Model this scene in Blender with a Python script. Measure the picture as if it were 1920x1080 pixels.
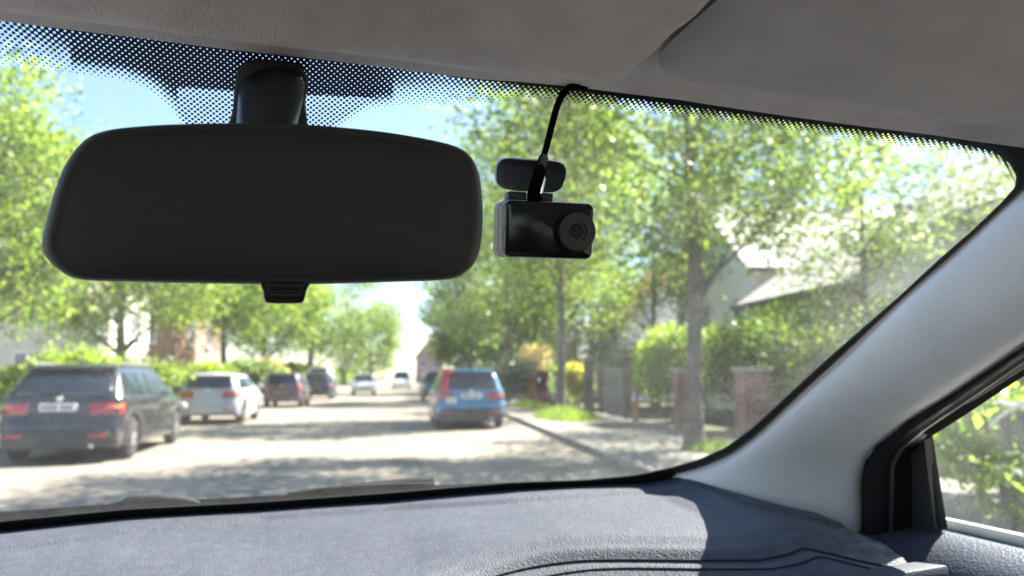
import bpy, bmesh, math, random
import numpy as np
from mathutils import Vector, Matrix

for o in list(bpy.data.objects):
    bpy.data.objects.remove(o)
scene = bpy.context.scene
COL = scene.collection
R = math.radians

# ------------------------------------------------------------------ camera, sky, sun, exposure
CAM = np.array([0.0, 0.0, 1.30])
FPX = 1920 * 28.0 / 36.0
YAW, PITCH = R(7.05), R(6.34)
cd = bpy.data.cameras.new('camera')
cam = bpy.data.objects.new('camera', cd); COL.objects.link(cam)
cd.lens = 28.0; cd.sensor_width = 36.0
cd.clip_start = 0.02; cd.clip_end = 3000
cam.location = CAM
cam.rotation_euler = (math.pi / 2 + PITCH, 0, -YAW)
cd.dof.use_dof = True
cd.dof.focus_distance = 0.60
cd.dof.aperture_fstop = 6.6
scene.camera = cam

SUN_AZ, SUN_EL = R(59), R(46)          # azimuth from the road direction towards the right-hand pavement
world = bpy.data.worlds.new('World'); scene.world = world
world.use_nodes = True
wn = world.node_tree.nodes; wl = world.node_tree.links
wn.clear()
wo = wn.new('ShaderNodeOutputWorld'); wb = wn.new('ShaderNodeBackground')
sky = wn.new('ShaderNodeTexSky'); sky.sky_type = 'NISHITA'; sky.sun_disc = False
sky.sun_elevation = SUN_EL; sky.sun_rotation = SUN_AZ
sky.air_density = 1.0; sky.dust_density = 0.3; sky.ozone_density = 2.2; sky.altitude = 50
wb.inputs['Strength'].default_value = 0.062
wl.new(sky.outputs[0], wb.inputs['Color']); wl.new(wb.outputs[0], wo.inputs[0])
sd = bpy.data.lights.new('sun', 'SUN'); sd.energy = 5.0; sd.angle = R(0.53); sd.color = (1.0, 0.94, 0.85)
sun = bpy.data.objects.new('sun', sd); COL.objects.link(sun)
sdir = Vector((math.sin(SUN_AZ) * math.cos(SUN_EL), math.cos(SUN_AZ) * math.cos(SUN_EL), math.sin(SUN_EL)))
sun.rotation_euler = sdir.to_track_quat('Z', 'Y').to_euler(); sun.location = (0, 0, 30)
vs = scene.view_settings
vs.view_transform = 'Standard'; vs.look = 'None'; vs.exposure = 2.40; vs.gamma = 1.0; vs.use_curve_mapping = False
scene.cycles.use_denoising = True
scene.cycles.caustics_reflective = False; scene.cycles.caustics_refractive = False
scene.cycles.max_bounces = 14; scene.cycles.diffuse_bounces = 9; scene.cycles.transparent_max_bounces = 12
scene.cycles.sample_clamp_indirect = 6.0

# ------------------------------------------------------------------ frames of reference
c_f = np.array([math.sin(YAW) * math.cos(PITCH), math.cos(YAW) * math.cos(PITCH), math.sin(PITCH)])
c_r = np.array([math.cos(YAW), -math.sin(YAW), 0.0])
c_u = np.cross(c_r, c_f)
CAR_H = R(9.0)                              # our car stands turned 9 degrees to the left of the road
k_f = np.array([-math.sin(CAR_H), math.cos(CAR_H), 0.0])
k_r = np.array([math.cos(CAR_H), math.sin(CAR_H), 0.0])
CARM = Matrix(((k_r[0], k_f[0], 0, 0), (k_r[1], k_f[1], 0, 0), (0, 0, 1, CAM[2]), (0, 0, 0, 1)))

def ray(px, py):
    """direction through a point of the photograph, world axes, one metre of depth along the lens axis"""
    return c_f + c_r * ((px - 960) / FPX) + c_u * ((540 - py) / FPX)
def cray(px, py):
    d = ray(px, py); return np.array([d @ k_r, d @ k_f, d[2]])
def ground(px, py, z=0.0):
    d = ray(px, py); t = (z - CAM[2]) / d[2]; return CAM + d * t
def at_y(px, py, Y):
    d = ray(px, py); return CAM + d * (Y / d[1])
def cdep(px, py, t):
    return cray(px, py) * t
GY0, GK, GC = 1.15, 1.48, 0.30              # the windscreen surface in car axes
def glass_y(x, z):
    return GY0 - GK * (z + 0.15) - GC * x * x
def on_glass(px, py, off=0.0):
    d = cray(px, py); t = 0.7
    for _ in range(20):
        p = d * t; g = p[1] - (glass_y(p[0], p[2]) - off)
        dg = d[1] + GK * d[2] + 2 * GC * p[0] * d[0]
        t -= g / dg
    return d * t
def on_side(px, py, x0, m=0.30):
    d = cray(px, py); t = (x0 - m * 0.2) / (d[0] + m * d[2]); return d * t
def lerp(a, b, t): return a + (b - a) * t
def sstep(a, b, x):
    t = np.clip((x - a) / (b - a), 0, 1); return t * t * (3 - 2 * t)
def resample(pts, n):
    pts = np.asarray(pts, float)
    seg = np.r_[0, np.cumsum(np.linalg.norm(np.diff(pts, axis=0), axis=1))]
    u = np.linspace(0, seg[-1], n)
    return np.stack([np.interp(u, seg, pts[:, k]) for k in range(pts.shape[1])], 1)
def smooth_poly(pts, n, closed=False):
    """Catmull-Rom through the points, n samples evenly spaced"""
    P = np.asarray(pts, float); m = len(P); out = []
    rng_ = range(m if closed else m - 1)
    for i in rng_:
        if closed:
            p0, p1, p2, p3 = P[(i - 1) % m], P[i], P[(i + 1) % m], P[(i + 2) % m]
        else:
            p0, p1, p2, p3 = P[max(i - 1, 0)], P[i], P[i + 1], P[min(i + 2, m - 1)]
        for t in np.linspace(0, 1, 12, endpoint=False):
            out.append(0.5 * ((2 * p1) + (-p0 + p2) * t + (2 * p0 - 5 * p1 + 4 * p2 - p3) * t * t + (-p0 + 3 * p1 - 3 * p2 + p3) * t ** 3))
    if closed:
        out.append(out[0]); return resample(out, n + 1)[:-1]
    out.append(P[-1]); return resample(out, n)

# ------------------------------------------------------------------ object helpers
def link(o, parent=None):
    COL.objects.link(o)
    if parent is not None: o.parent = parent
    return o
def mesh_obj(name, verts, faces, mat, parent=None, smooth=True, auto=None):
    me = bpy.data.meshes.new(name)
    me.from_pydata([tuple(v) for v in verts], [], [tuple(f) for f in faces]); me.update()
    if smooth: me.polygons.foreach_set('use_smooth', [True] * len(me.polygons))
    if mat is not None: me.materials.append(mat)
    o = link(bpy.data.objects.new(name, me), parent)
    if auto is not None: me.set_sharp_from_angle(angle=R(auto))
    return o
def bm_obj(name, bm, mat, parent=None, smooth=True, auto=35):
    me = bpy.data.meshes.new(name)
    bmesh.ops.recalc_face_normals(bm, faces=bm.faces[:])
    bm.to_mesh(me); bm.free()
    if smooth:
        me.polygons.foreach_set('use_smooth', [True] * len(me.polygons))
        if auto: me.set_sharp_from_angle(angle=R(auto))
    me.materials.append(mat)
    return link(bpy.data.objects.new(name, me), parent)
def tag(o, label, cat, group=None, kind=None):
    if label: o['label'] = label
    if cat: o['category'] = cat
    if group: o['group'] = group
    if kind: o['kind'] = kind
    return o
def thing(name, label, cat, loc=(0, 0, 0), rz=0.0, group=None):
    o = bpy.data.objects.new(name, None); COL.objects.link(o)
    o.empty_display_size = 0.2
    o.location = loc; o.rotation_euler = (0, 0, rz)
    return tag(o, label, cat, group)
def struct(o):
    o['kind'] = 'structure'; return o
def copy_tree(o, parent=None):
    c = o.copy(); COL.objects.link(c)
    if parent is not None: c.parent = parent
    for ch in list(o.children): copy_tree(ch, c)
    return c
def grid_faces(n, m, closed=False):
    """n rows of m points"""
    f = []
    mm = m if closed else m - 1
    for i in range(n - 1):
        for j in range(mm):
            a = i * m + j; b = i * m + (j + 1) % m
            f.append((a, b, b + m, a + m))
    return f
def add_box(bm, c, s, M=None, bev=0.0, seg=2):
    r = bmesh.ops.create_cube(bm, size=1.0)
    vs_ = r['verts']
    bmesh.ops.scale(bm, vec=s, verts=vs_)
    if bev > 0:
        es = list({e for v in vs_ for e in v.link_edges})
        q = bmesh.ops.bevel(bm, geom=es, offset=bev, segments=seg, affect='EDGES', profile=0.5)
        vs_ = list({v for f in q['faces'] for v in f.verts} | {v for v in vs_ if v.is_valid})
    bmesh.ops.translate(bm, vec=c, verts=vs_)
    if M is not None: bmesh.ops.transform(bm, matrix=M, verts=vs_)
    return vs_
def box(name, c, s, mat, parent=None, bev=0.0, rz=0.0, seg=2):
    bm = bmesh.new(); add_box(bm, (0, 0, 0), s, None, bev, seg)
    o = bm_obj(name, bm, mat, parent); o.location = c; o.rotation_euler = (0, 0, rz)
    return o
def tube_arrays(path, radii, k=8, cap=True):
    P = np.asarray(path, float); n = len(P)
    T = np.gradient(P, axis=0); T /= np.linalg.norm(T, axis=1)[:, None] + 1e-12
    ref = np.array([0, 0, 1.0]) if abs(T[0][2]) < 0.9 else np.array([1.0, 0, 0])
    N = np.cross(ref, T[0]); N /= np.linalg.norm(N)
    V = []
    for i in range(n):
        N = N - T[i] * (N @ T[i]); N /= np.linalg.norm(N) + 1e-12
        B = np.cross(T[i], N)
        for j in range(k):
            a = 2 * math.pi * j / k
            V.append(P[i] + radii[i] * (math.cos(a) * N + math.sin(a) * B))
    F = grid_faces(n, k, True)
    if cap:
        F.append(tuple(range(k - 1, -1, -1))); F.append(tuple((n - 1) * k + j for j in range(k)))
    return V, F
def tube(name, path, radii, mat, parent=None, k=10):
    if np.isscalar(radii): radii = [radii] * len(path)
    V, F = tube_arrays(path, radii, k); return mesh_obj(name, V, F, mat, parent, auto=60)
class MB:
    def __init__(s): s.v = []; s.f = []
    def add(s, V, F):
        n = len(s.v); s.v.extend([tuple(x) for x in V]); s.f.extend([tuple(i + n for i in q) for q in F])
    def tube(s, path, radii, k=6):
        if np.isscalar(radii): radii = [radii] * len(path)
        s.add(*tube_arrays(path, radii, k))
    def quad(s, a, b, c, d): s.add([a, b, c, d], [(0, 1, 2, 3)])
    def build(s, name, mat, parent=None, smooth=True, auto=40): return mesh_obj(name, s.v, s.f, mat, parent, smooth, auto)
def strip(name, A, B, mat, parent=None, n=40, m=6, bulge=0.0, bdir=None, thick=0.008, tdir=(1, 0, 0)):
    """a trim strip between two lines in space, with a backing so that it has thickness"""
    A = resample(A, n); B = resample(B, n); V = []
    for i in range(n):
        for j in range(m):
            t = j / (m - 1)
            p = lerp(A[i], B[i], t)
            if bulge: p = p + np.asarray(bdir, float) * bulge * 4 * t * (1 - t)
            V.append(p)
    F = grid_faces(n, m); N = len(V)
    V2 = [p + np.asarray(tdir, float) * thick for p in V]
    F2 = [tuple(i + N for i in f[::-1]) for f in F]
    edge = [i * m for i in range(n)] + [(n - 1) * m + j for j in range(1, m)] + [i * m + m - 1 for i in range(n - 2, -1, -1)] + list(range(m - 2, 0, -1))
    E = [(edge[i], edge[(i + 1) % len(edge)], edge[(i + 1) % len(edge)] + N, edge[i] + N) for i in range(len(edge))]
    return mesh_obj(name, V + V2, F + F2 + E, mat, parent, auto=50)

# ------------------------------------------------------------------ materials
def _nt(name):
    m = bpy.data.materials.new(name); m.use_nodes = True
    nt = m.node_tree; nt.nodes.clear()
    out = nt.nodes.new('ShaderNodeOutputMaterial')
    return m, nt, out
def N(nt, t, **kw):
    n = nt.nodes.new(t)
    for k, v in kw.items():
        if k in n.inputs.keys(): n.inputs[k].default_value = v
        else: setattr(n, k, v)
    return n
def ramp(nt, fac, stops):
    r = nt.nodes.new('ShaderNodeValToRGB')
    els = r.color_ramp.elements
    while len(els) < len(stops): els.new(0.5)
    for e, (p, c) in zip(els, stops):
        e.position = p; e.color = (c[0], c[1], c[2], 1) if hasattr(c, '__len__') else (c, c, c, 1)
    nt.links.new(fac, r.inputs[0]); return r
def mat(name, col, rough=0.5, var=0.12, scale=8.0, bump=0.0, bscale=200.0, metal=0.0, spec=0.5, coat=0.0, kind='noise', col2=None, bdist=0.001, sheen=0.0, stretch=None):
    m, nt, out = _nt(name); L = nt.links
    b = N(nt, 'ShaderNodeBsdfPrincipled', Roughness=rough, Metallic=metal)
    b.inputs['Specular IOR Level'].default_value = spec; b.inputs['Coat Weight'].default_value = coat
    b.inputs['Coat Roughness'].default_value = 0.05; b.inputs['Sheen Weight'].default_value = sheen
    tc = N(nt, 'ShaderNodeTexCoord')
    nz = N(nt, 'ShaderNodeTexNoise', Scale=scale, Detail=6.0, Roughness=0.6)
    L.new(tc.outputs['Object'], nz.inputs['Vector'])
    c = np.array(col, float); c2 = np.array(col2, float) if col2 is not None else None
    lo, hi = (c * (1 - var), np.minimum(c * (1 + var), 0.95)) if c2 is None else (c, c2)
    r = ramp(nt, nz.outputs['Fac'], [(0.32, lo), (0.68, hi)])
    L.new(r.outputs[0], b.inputs['Base Color'])
    rr = N(nt, 'ShaderNodeMapRange'); rr.inputs['To Min'].default_value = max(rough - 0.08, 0.02); rr.inputs['To Max'].default_value = min(rough + 0.1, 1)
    L.new(nz.outputs['Fac'], rr.inputs['Value']); L.new(rr.outputs[0], b.inputs['Roughness'])
    if bump > 0:
        if kind == 'leather':
            t = N(nt, 'ShaderNodeTexVoronoi', Scale=bscale); t.feature = 'SMOOTH_F1'; src = t.outputs['Distance']
        else:
            t = N(nt, 'ShaderNodeTexNoise', Scale=bscale, Detail=4.0); src = t.outputs['Fac']
        if stretch is not None:
            mp = N(nt, 'ShaderNodeMapping'); mp.inputs['Scale'].default_value = stretch
            L.new(tc.outputs['Object'], mp.inputs['Vector']); L.new(mp.outputs[0], t.inputs['Vector'])
        else: L.new(tc.outputs['Object'], t.inputs['Vector'])
        bp = N(nt, 'ShaderNodeBump', Strength=bump, Distance=bdist)
        L.new(src, bp.inputs['Height']); L.new(bp.outputs[0], b.inputs['Normal'])
    L.new(b.outputs[0], out.inputs[0])
    return m
def leaf_mat(name, c1, c2, c3, trans=0.55):
    m, nt, out = _nt(name); L = nt.links
    g = N(nt, 'ShaderNodeNewGeometry')
    r = ramp(nt, g.outputs['Random Per Island'], [(0.0, c1), (0.55, c2), (1.0, c3)])
    b = N(nt, 'ShaderNodeBsdfPrincipled', Roughness=0.42); b.inputs['Specular IOR Level'].default_value = 0.35
    t = N(nt, 'ShaderNodeBsdfTranslucent')
    mx = N(nt, 'ShaderNodeMixRGB', blend_type='MULTIPLY'); mx.inputs['Fac'].default_value = 1; mx.inputs['Color2'].default_value = (2.0, 2.15, 1.05, 1)
    L.new(r.outputs[0], b.inputs['Base Color']); L.new(r.outputs[0], mx.inputs['Color1']); L.new(mx.outputs[0], t.inputs['Color'])
    s = N(nt, 'ShaderNodeMixShader'); s.inputs[0].default_value = trans
    L.new(b.outputs[0], s.inputs[1]); L.new(t.outputs[0], s.inputs[2]); L.new(s.outputs[0], out.inputs[0])
    return m
MT = {}
MT['headliner'] = mat('headliner_fabric', (0.63, 0.61, 0.59), 0.9, 0.10, 26, 0.5, 230, spec=0.12, bdist=0.0018, stretch=(3.0, 0.6, 1.0))
MT['visor'] = mat('visor_vinyl', (0.46, 0.455, 0.45), 0.75, 0.08, 20, 0.5, 240, spec=0.2, bdist=0.0018, stretch=(3.0, 0.8, 1.0))
MT['pillar'] = mat('pillar_plastic', (0.82, 0.82, 0.82), 0.42, 0.05, 14, 0.6, 520, spec=0.5, bdist=0.0010)
MT['dash'] = mat('dash_vinyl', (0.050, 0.057, 0.075), 0.6, 0.14, 5, 0.75, 560, spec=0.35, kind='leather', bdist=0.0012)
def add_grime(m, attr, col):
    nt = m.node_tree; L = nt.links; b = next(n for n in nt.nodes if n.type == 'BSDF_PRINCIPLED'); src = b.inputs['Base Color'].links[0].from_socket
    a = N(nt, 'ShaderNodeAttribute', attribute_name=attr); z = N(nt, 'ShaderNodeTexNoise', Scale=75.0, Detail=5.0, Roughness=0.7)
    tc = N(nt, 'ShaderNodeTexCoord'); L.new(tc.outputs['Object'], z.inputs['Vector'])
    r = ramp(nt, z.outputs['Fac'], [(0.42, 0.0), (0.62, 1.0)])
    u = N(nt, 'ShaderNodeMath', operation='MULTIPLY'); L.new(a.outputs['Fac'], u.inputs[0]); L.new(r.outputs[0], u.inputs[1])
    x = N(nt, 'ShaderNodeMixRGB'); x.inputs['Color2'].default_value = (*col, 1)
    L.new(u.outputs[0], x.inputs['Fac']); L.new(src, x.inputs['Color1']); L.new(x.outputs[0], b.inputs['Base Color'])
add_grime(MT['dash'], 'grime', (0.24, 0.21, 0.18))
MT['door'] = mat('door_vinyl', (0.07, 0.078, 0.105), 0.45, 0.10, 6, 0.7, 380, spec=0.35, kind='leather', bdist=0.0012)
MT['rubber'] = mat('black_rubber', (0.010, 0.010, 0.011), 0.6, 0.2, 30, spec=0.35)
MT['blackplast'] = mat('black_plastic', (0.014, 0.014, 0.016), 0.38, 0.15, 20, 0.1, 900, spec=0.5)
MT['sail'] = mat('sail_plastic', (0.035, 0.034, 0.034), 0.5, 0.1, 20, 0.15, 900)
MT['mirrorface'] = mat('mirror_housing', (0.036, 0.036, 0.038), 0.55, 0.07, 7, 0.12, 1200, spec=0.4, bdist=0.0004)
MT['gloss'] = mat('gloss_black', (0.008, 0.008, 0.009), 0.16, 0.15, 20, spec=0.5)
MT['satin'] = mat('satin_black', (0.016, 0.016, 0.018), 0.30, 0.15, 20, spec=0.5)
MT['silver'] = mat('camera_side_grey', (0.30, 0.29, 0.26), 0.38, 0.08, 30, spec=0.5)
MT['carpet'] = mat('carpet', (0.05, 0.05, 0.055), 0.95, 0.2, 40, 0.4, 500)
MT['cablerubber'] = mat('cable_rubber', (0.006, 0.006, 0.007), 0.95, 0.2, 30, spec=0.0)
MT['frameblack'] = mat('frame_black', (0.010, 0.010, 0.010), 0.9, 0.2, 20, spec=0.05)
MT['chrome'] = mat('bright_strip', (0.75, 0.75, 0.75), 0.3, 0.04, 10, metal=0.6)
MT['lensglass'] = mat('lens_glass', (0.002, 0.002, 0.003), 0.05, 0.1, 10, spec=0.12)

def glass_material(name, dust=True, tint=(0.95, 0.975, 0.965)):
    m, nt, out = _nt(name); L = nt.links
    tr = N(nt, 'ShaderNodeBsdfTransparent'); tr.inputs['Color'].default_value = (*tint, 1)
    gl = N(nt, 'ShaderNodeBsdfGlossy', Roughness=0.02)
    lw = N(nt, 'ShaderNodeLayerWeight'); pw = N(nt, 'ShaderNodeMath', operation='POWER'); pw.inputs[1].default_value = 5.0
    fr = N(nt, 'ShaderNodeMath', operation='MULTIPLY_ADD'); fr.inputs[1].default_value = 0.85; fr.inputs[2].default_value = 0.05
    L.new(lw.outputs['Facing'], pw.inputs[0]); L.new(pw.outputs[0], fr.inputs[0])
    mx = N(nt, 'ShaderNodeMixShader'); L.new(fr.outputs[0], mx.inputs[0]); L.new(tr.outputs[0], mx.inputs[1]); L.new(gl.outputs[0], mx.inputs[2])
    last = mx
    if dust:
        tc = N(nt, 'ShaderNodeTexCoord')
        at = N(nt, 'ShaderNodeAttribute', attribute_name='dust')
        n1 = N(nt, 'ShaderNodeTexNoise', Scale=9.0, Detail=5.0, Roughness=0.65)
        n2 = N(nt, 'ShaderNodeTexNoise', Scale=420.0, Detail=2.0)
        mp = N(nt, 'ShaderNodeMapping'); mp.inputs['Rotation'].default_value = (0, 0.7, 0); mp.inputs['Scale'].default_value = (1, 1, 0.35)
        vo = N(nt, 'ShaderNodeTexVoronoi', Scale=260.0)
        L.new(tc.outputs['Object'], n1.inputs['Vector']); L.new(tc.outputs['Object'], n2.inputs['Vector'])
        L.new(tc.outputs['Object'], mp.inputs['Vector']); L.new(mp.outputs[0], vo.inputs['Vector'])
        sp = N(nt, 'ShaderNodeMapRange'); sp.inputs['From Min'].default_value = 0.16; sp.inputs['From Max'].default_value = 0.05
        sp.inputs['To Min'].default_value = 0.0; sp.inputs['To Max'].default_value = 1.0
        L.new(vo.outputs['Distance'], sp.inputs['Value'])
        # film of dust: patchy, plus specks
        f1 = N(nt, 'ShaderNodeMapRange'); f1.inputs['From Min'].default_value = 0.35; f1.inputs['From Max'].default_value = 0.75
        f1.inputs['To Min'].default_value = 0.25; f1.inputs['To Max'].default_value = 1.0
        L.new(n1.outputs['Fac'], f1.inputs['Value'])
        f2 = N(nt, 'ShaderNodeMapRange'); f2.inputs['From Min'].default_value = 0.35; f2.inputs['From Max'].default_value = 0.7
        f2.inputs['To Min'].default_value = 0.5; f2.inputs['To Max'].default_value = 1.3
        L.new(n2.outputs['Fac'], f2.inputs['Value'])
        a = N(nt, 'ShaderNodeMath', operation='MULTIPLY'); L.new(f1.outputs[0], a.inputs[0]); L.new(f2.outputs[0], a.inputs[1])
        ad = N(nt, 'ShaderNodeMath', operation='MULTIPLY_ADD'); L.new(sp.outputs[0], ad.inputs[0]); ad.inputs[1].default_value = 1.2; L.new(a.outputs[0], ad.inputs[2])
        b2 = N(nt, 'ShaderNodeMath', operation='MULTIPLY'); b2.use_clamp = True; L.new(ad.outputs[0], b2.inputs[0]); L.new(at.outputs['Fac'], b2.inputs[1])
        df = N(nt, 'ShaderNodeBsdfDiffuse'); df.inputs['Color'].default_value = (0.75, 0.75, 0.72, 1)
        tl = N(nt, 'ShaderNodeBsdfTranslucent'); tl.inputs['Color'].default_value = (0.85, 0.85, 0.82, 1)
        m2 = N(nt, 'ShaderNodeMixShader'); m2.inputs[0].default_value = 0.6; L.new(df.outputs[0], m2.inputs[1]); L.new(tl.outputs[0], m2.inputs[2])
        m3 = N(nt, 'ShaderNodeMixShader'); L.new(b2.outputs[0], m3.inputs[0]); L.new(mx.outputs[0], m3.inputs[1]); L.new(m2.outputs[0], m3.inputs[2])
        last = m3
    L.new(last.outputs[0], out.inputs[0])
    return m
def frit_material():
    """black enamel print on the glass: dots that grow into a net and then a solid band"""
    m, nt, out = _nt('frit_print'); L = nt.links
    uv = N(nt, 'ShaderNodeUVMap', uv_map='metres'); at = N(nt, 'ShaderNodeAttribute', attribute_name='print_amount')
    sx = N(nt, 'ShaderNodeSeparateXYZ'); L.new(uv.outputs[0], sx.inputs[0])
    k = 2 * math.pi / 0.0034
    def co(a, b):
        s = N(nt, 'ShaderNodeMath', operation='ADD' if b > 0 else 'SUBTRACT'); L.new(sx.outputs[0], s.inputs[0]); L.new(sx.outputs[1], s.inputs[1])
        t = N(nt, 'ShaderNodeMath', operation='MULTIPLY'); L.new(s.outputs[0], t.inputs[0]); t.inputs[1].default_value = k * 0.7071
        c = N(nt, 'ShaderNodeMath', operation='COSINE'); L.new(t.outputs[0], c.inputs[0]); return c
    c1, c2 = co(1, 1), co(1, -1)
    s = N(nt, 'ShaderNodeMath', operation='ADD'); L.new(c1.outputs[0], s.inputs[0]); L.new(c2.outputs[0], s.inputs[1])
    h = N(nt, 'ShaderNodeMath', operation='MULTIPLY_ADD'); L.new(s.outputs[0], h.inputs[0]); h.inputs[1].default_value = 0.25; h.inputs[2].default_value = 0.5
    nz = N(nt, 'ShaderNodeTexNoise', Scale=900.0, Detail=1.0); L.new(uv.outputs[0], nz.inputs['Vector'])
    j = N(nt, 'ShaderNodeMath', operation='MULTIPLY_ADD'); L.new(nz.outputs['Fac'], j.inputs[0]); j.inputs[1].default_value = 0.16; L.new(h.outputs[0], j.inputs[2])
    e = N(nt, 'ShaderNodeMath', operation='ADD'); L.new(j.outputs[0], e.inputs[0]); L.new(at.outputs['Fac'], e.inputs[1])
    g = N(nt, 'ShaderNodeMapRange'); L.new(e.outputs[0], g.inputs['Value'])
    g.inputs['From Min'].default_value = 1.05; g.inputs['From Max'].default_value = 1.11
    tr = N(nt, 'ShaderNodeBsdfTransparent'); bk = N(nt, 'ShaderNodeBsdfPrincipled', Roughness=0.35)
    bk.inputs['Base Color'].default_value = (0.006, 0.006, 0.007, 1)
    mx = N(nt, 'ShaderNodeMixShader'); L.new(g.outputs[0], mx.inputs[0]); L.new(tr.outputs[0], mx.inputs[1]); L.new(bk.outputs[0], mx.inputs[2])
    L.new(mx.outputs[0], out.inputs[0]); return m

# ------------------------------------------------------------------ ground, road, pavements, kerbs
def ground_mat(name, stops, scale, rough=0.9, speck=0.25, bump=0.3):
    m, nt, out = _nt(name); L = nt.links
    tc = N(nt, 'ShaderNodeTexCoord')
    a = N(nt, 'ShaderNodeTexNoise', Scale=scale, Detail=8.0, Roughness=0.65); L.new(tc.outputs['Object'], a.inputs['Vector'])
    s = N(nt, 'ShaderNodeTexNoise', Scale=60.0, Detail=3.0); L.new(tc.outputs['Object'], s.inputs['Vector'])
    r = ramp(nt, a.outputs['Fac'], stops)
    v = N(nt, 'ShaderNodeMapRange'); v.inputs['From Min'].default_value = 0.3; v.inputs['From Max'].default_value = 0.7
    v.inputs['To Min'].default_value = 1 - speck; v.inputs['To Max'].default_value = 1 + speck; L.new(s.outputs['Fac'], v.inputs['Value'])
    mx = N(nt, 'ShaderNodeMixRGB', blend_type='MULTIPLY'); mx.inputs['Fac'].default_value = 1.0
    L.new(r.outputs[0], mx.inputs['Color1']); L.new(v.outputs[0], mx.inputs['Color2'])
    b = N(nt, 'ShaderNodeBsdfPrincipled', Roughness=rough); b.inputs['Specular IOR Level'].default_value = 0.3
    bp = N(nt, 'ShaderNodeBump', Strength=bump, Distance=0.01); L.new(s.outputs['Fac'], bp.inputs['Height']); L.new(bp.outputs[0], b.inputs['Normal'])
    L.new(mx.outputs[0], b.inputs['Base Color']); L.new(b.outputs[0], out.inputs[0]); return m
MT['earth'] = ground_mat('garden_earth', [(0.3, (0.05, 0.06, 0.025)), (0.6, (0.09, 0.085, 0.05)), (0.8, (0.07, 0.09, 0.03))], 0.6)
MT['road'] = ground_mat('worn_asphalt', [(0.28, (0.17, 0.148, 0.12)), (0.5, (0.225, 0.196, 0.158)), (0.74, (0.265, 0.232, 0.188))], 0.55)
MT['pave'] = ground_mat('pavement_asphalt', [(0.3, (0.16, 0.148, 0.13)), (0.7, (0.24, 0.222, 0.195))], 1.3)
MT['kerb'] = mat('kerb_stone', (0.26, 0.245, 0.22), 0.85, 0.25, 5, 0.3, 60, bdist=0.004)
def sheet(name, x0, x1, y0, y1, z, m, ny=1):
    V, F = [], []
    ys = np.linspace(y0, y1, ny + 1)
    for y in ys: V += [(x0, y, z), (x1, y, z)]
    for i in range(ny): F.append((2 * i, 2 * i + 1, 2 * i + 3, 2 * i + 2))
    return struct(mesh_obj(name, V, F, m, smooth=False))
KR, KL, KH = 3.02, -6.95, 0.11
sheet('ground', -600, 600, -200, 1500, -0.012, MT['earth'])
sheet('road', KL - 0.02, KR + 0.02, -60, 420, 0.0, MT['road'])
def pavement(name, x0, x1):
    bm = bmesh.new(); add_box(bm, ((x0 + x1) / 2, 180, KH / 2 - 0.006), (x1 - x0, 480, KH + 0.004))
    return struct(bm_obj(name, bm, MT['pave'], smooth=False))
pavement('pavement_right', KR + 0.14, 6.25)
pavement('pavement_left', -9.4, KL - 0.14)
bm = bmesh.new(); add_box(bm, (0, 0, 0), (0.14, 0.905, KH + 0.03), None, 0.015, 2)
kproto = bm_obj('kerb_stone', bm, MT['kerb'])
for nm, kx in (('kerb_right', KR + 0.07), ('kerb_left', KL - 0.07)):
    kb = struct(mesh_obj(nm, [(kx - 0.07, 75, 0), (kx + 0.07, 75, 0), (kx + 0.07, 420, 0), (kx - 0.07, 420, 0),
                              (kx - 0.07, 75, KH), (kx + 0.07, 75, KH), (kx + 0.07, 420, KH), (kx - 0.07, 420, KH)],
                         [(4, 5, 6, 7), (0, 1, 5, 4), (3, 7, 6, 2), (0, 4, 7, 3), (1, 2, 6, 5)], MT['kerb'], smooth=False))
    rk = random.Random(3)
    for i in range(84):
        if nm == 'kerb_right' and i == 0: k = kproto
        else: k = bpy.data.objects.new('kerb_stone', kproto.data); COL.objects.link(k)
        k.parent = kb; k.location = (kx + rk.uniform(-.006, .006), -1.5 + i * 0.914, KH / 2 - 0.012 + rk.uniform(-.004, .004))
        k.rotation_euler = (0, 0, rk.uniform(-.006, .006))

# ------------------------------------------------------------------ foliage
def leaves_mesh(name, C, size, rng, mat_, up=0.6, aspect=0.55, parent=None):
    """one leaf-sized four-cornered face at every point of C"""
    n = len(C)
    nrm = rng.normal(size=(n, 3)); nrm[:, 2] = np.abs(nrm[:, 2]) + up; nrm /= np.linalg.norm(nrm, axis=1)[:, None]
    a = rng.normal(size=(n, 3)); a -= nrm * np.sum(a * nrm, 1)[:, None]; a /= np.linalg.norm(a, axis=1)[:, None]
    b = np.cross(nrm, a)
    s = size * rng.uniform(0.6, 1.35, n)[:, None]
    V = np.empty((n, 4, 3))
    V[:, 0] = C - a * s * 0.5; V[:, 2] = C + a * s * 0.5
    V[:, 1] = C + b * s * aspect * 0.5 - a * s * 0.05 + nrm * s * 0.1; V[:, 3] = C - b * s * aspect * 0.5 - a * s * 0.05 + nrm * s * 0.1
    me = bpy.data.meshes.new(name)
    me.vertices.add(4 * n); me.vertices.foreach_set('co', V.reshape(-1).astype(np.float32))
    me.loops.add(4 * n); me.loops.foreach_set('vertex_index', np.arange(4 * n, dtype=np.int32))
    me.polygons.add(n); me.polygons.foreach_set('loop_start', np.arange(0, 4 * n, 4, dtype=np.int32))
    me.update(calc_edges=True); me.validate()
    me.materials.append(mat_)
    return link(bpy.data.objects.new(name, me), parent)
MT['leaf_a'] = leaf_mat('leaf_mid_green', (0.06, 0.11, 0.022), (0.11, 0.17, 0.033), (0.19, 0.22, 0.04))
MT['leaf_b'] = leaf_mat('leaf_yellow_green', (0.085, 0.14, 0.034), (0.14, 0.20, 0.05), (0.24, 0.26, 0.065))
MT['leaf_c'] = leaf_mat('leaf_grey_green', (0.08, 0.12, 0.05), (0.12, 0.17, 0.065), (0.19, 0.23, 0.085))
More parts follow.
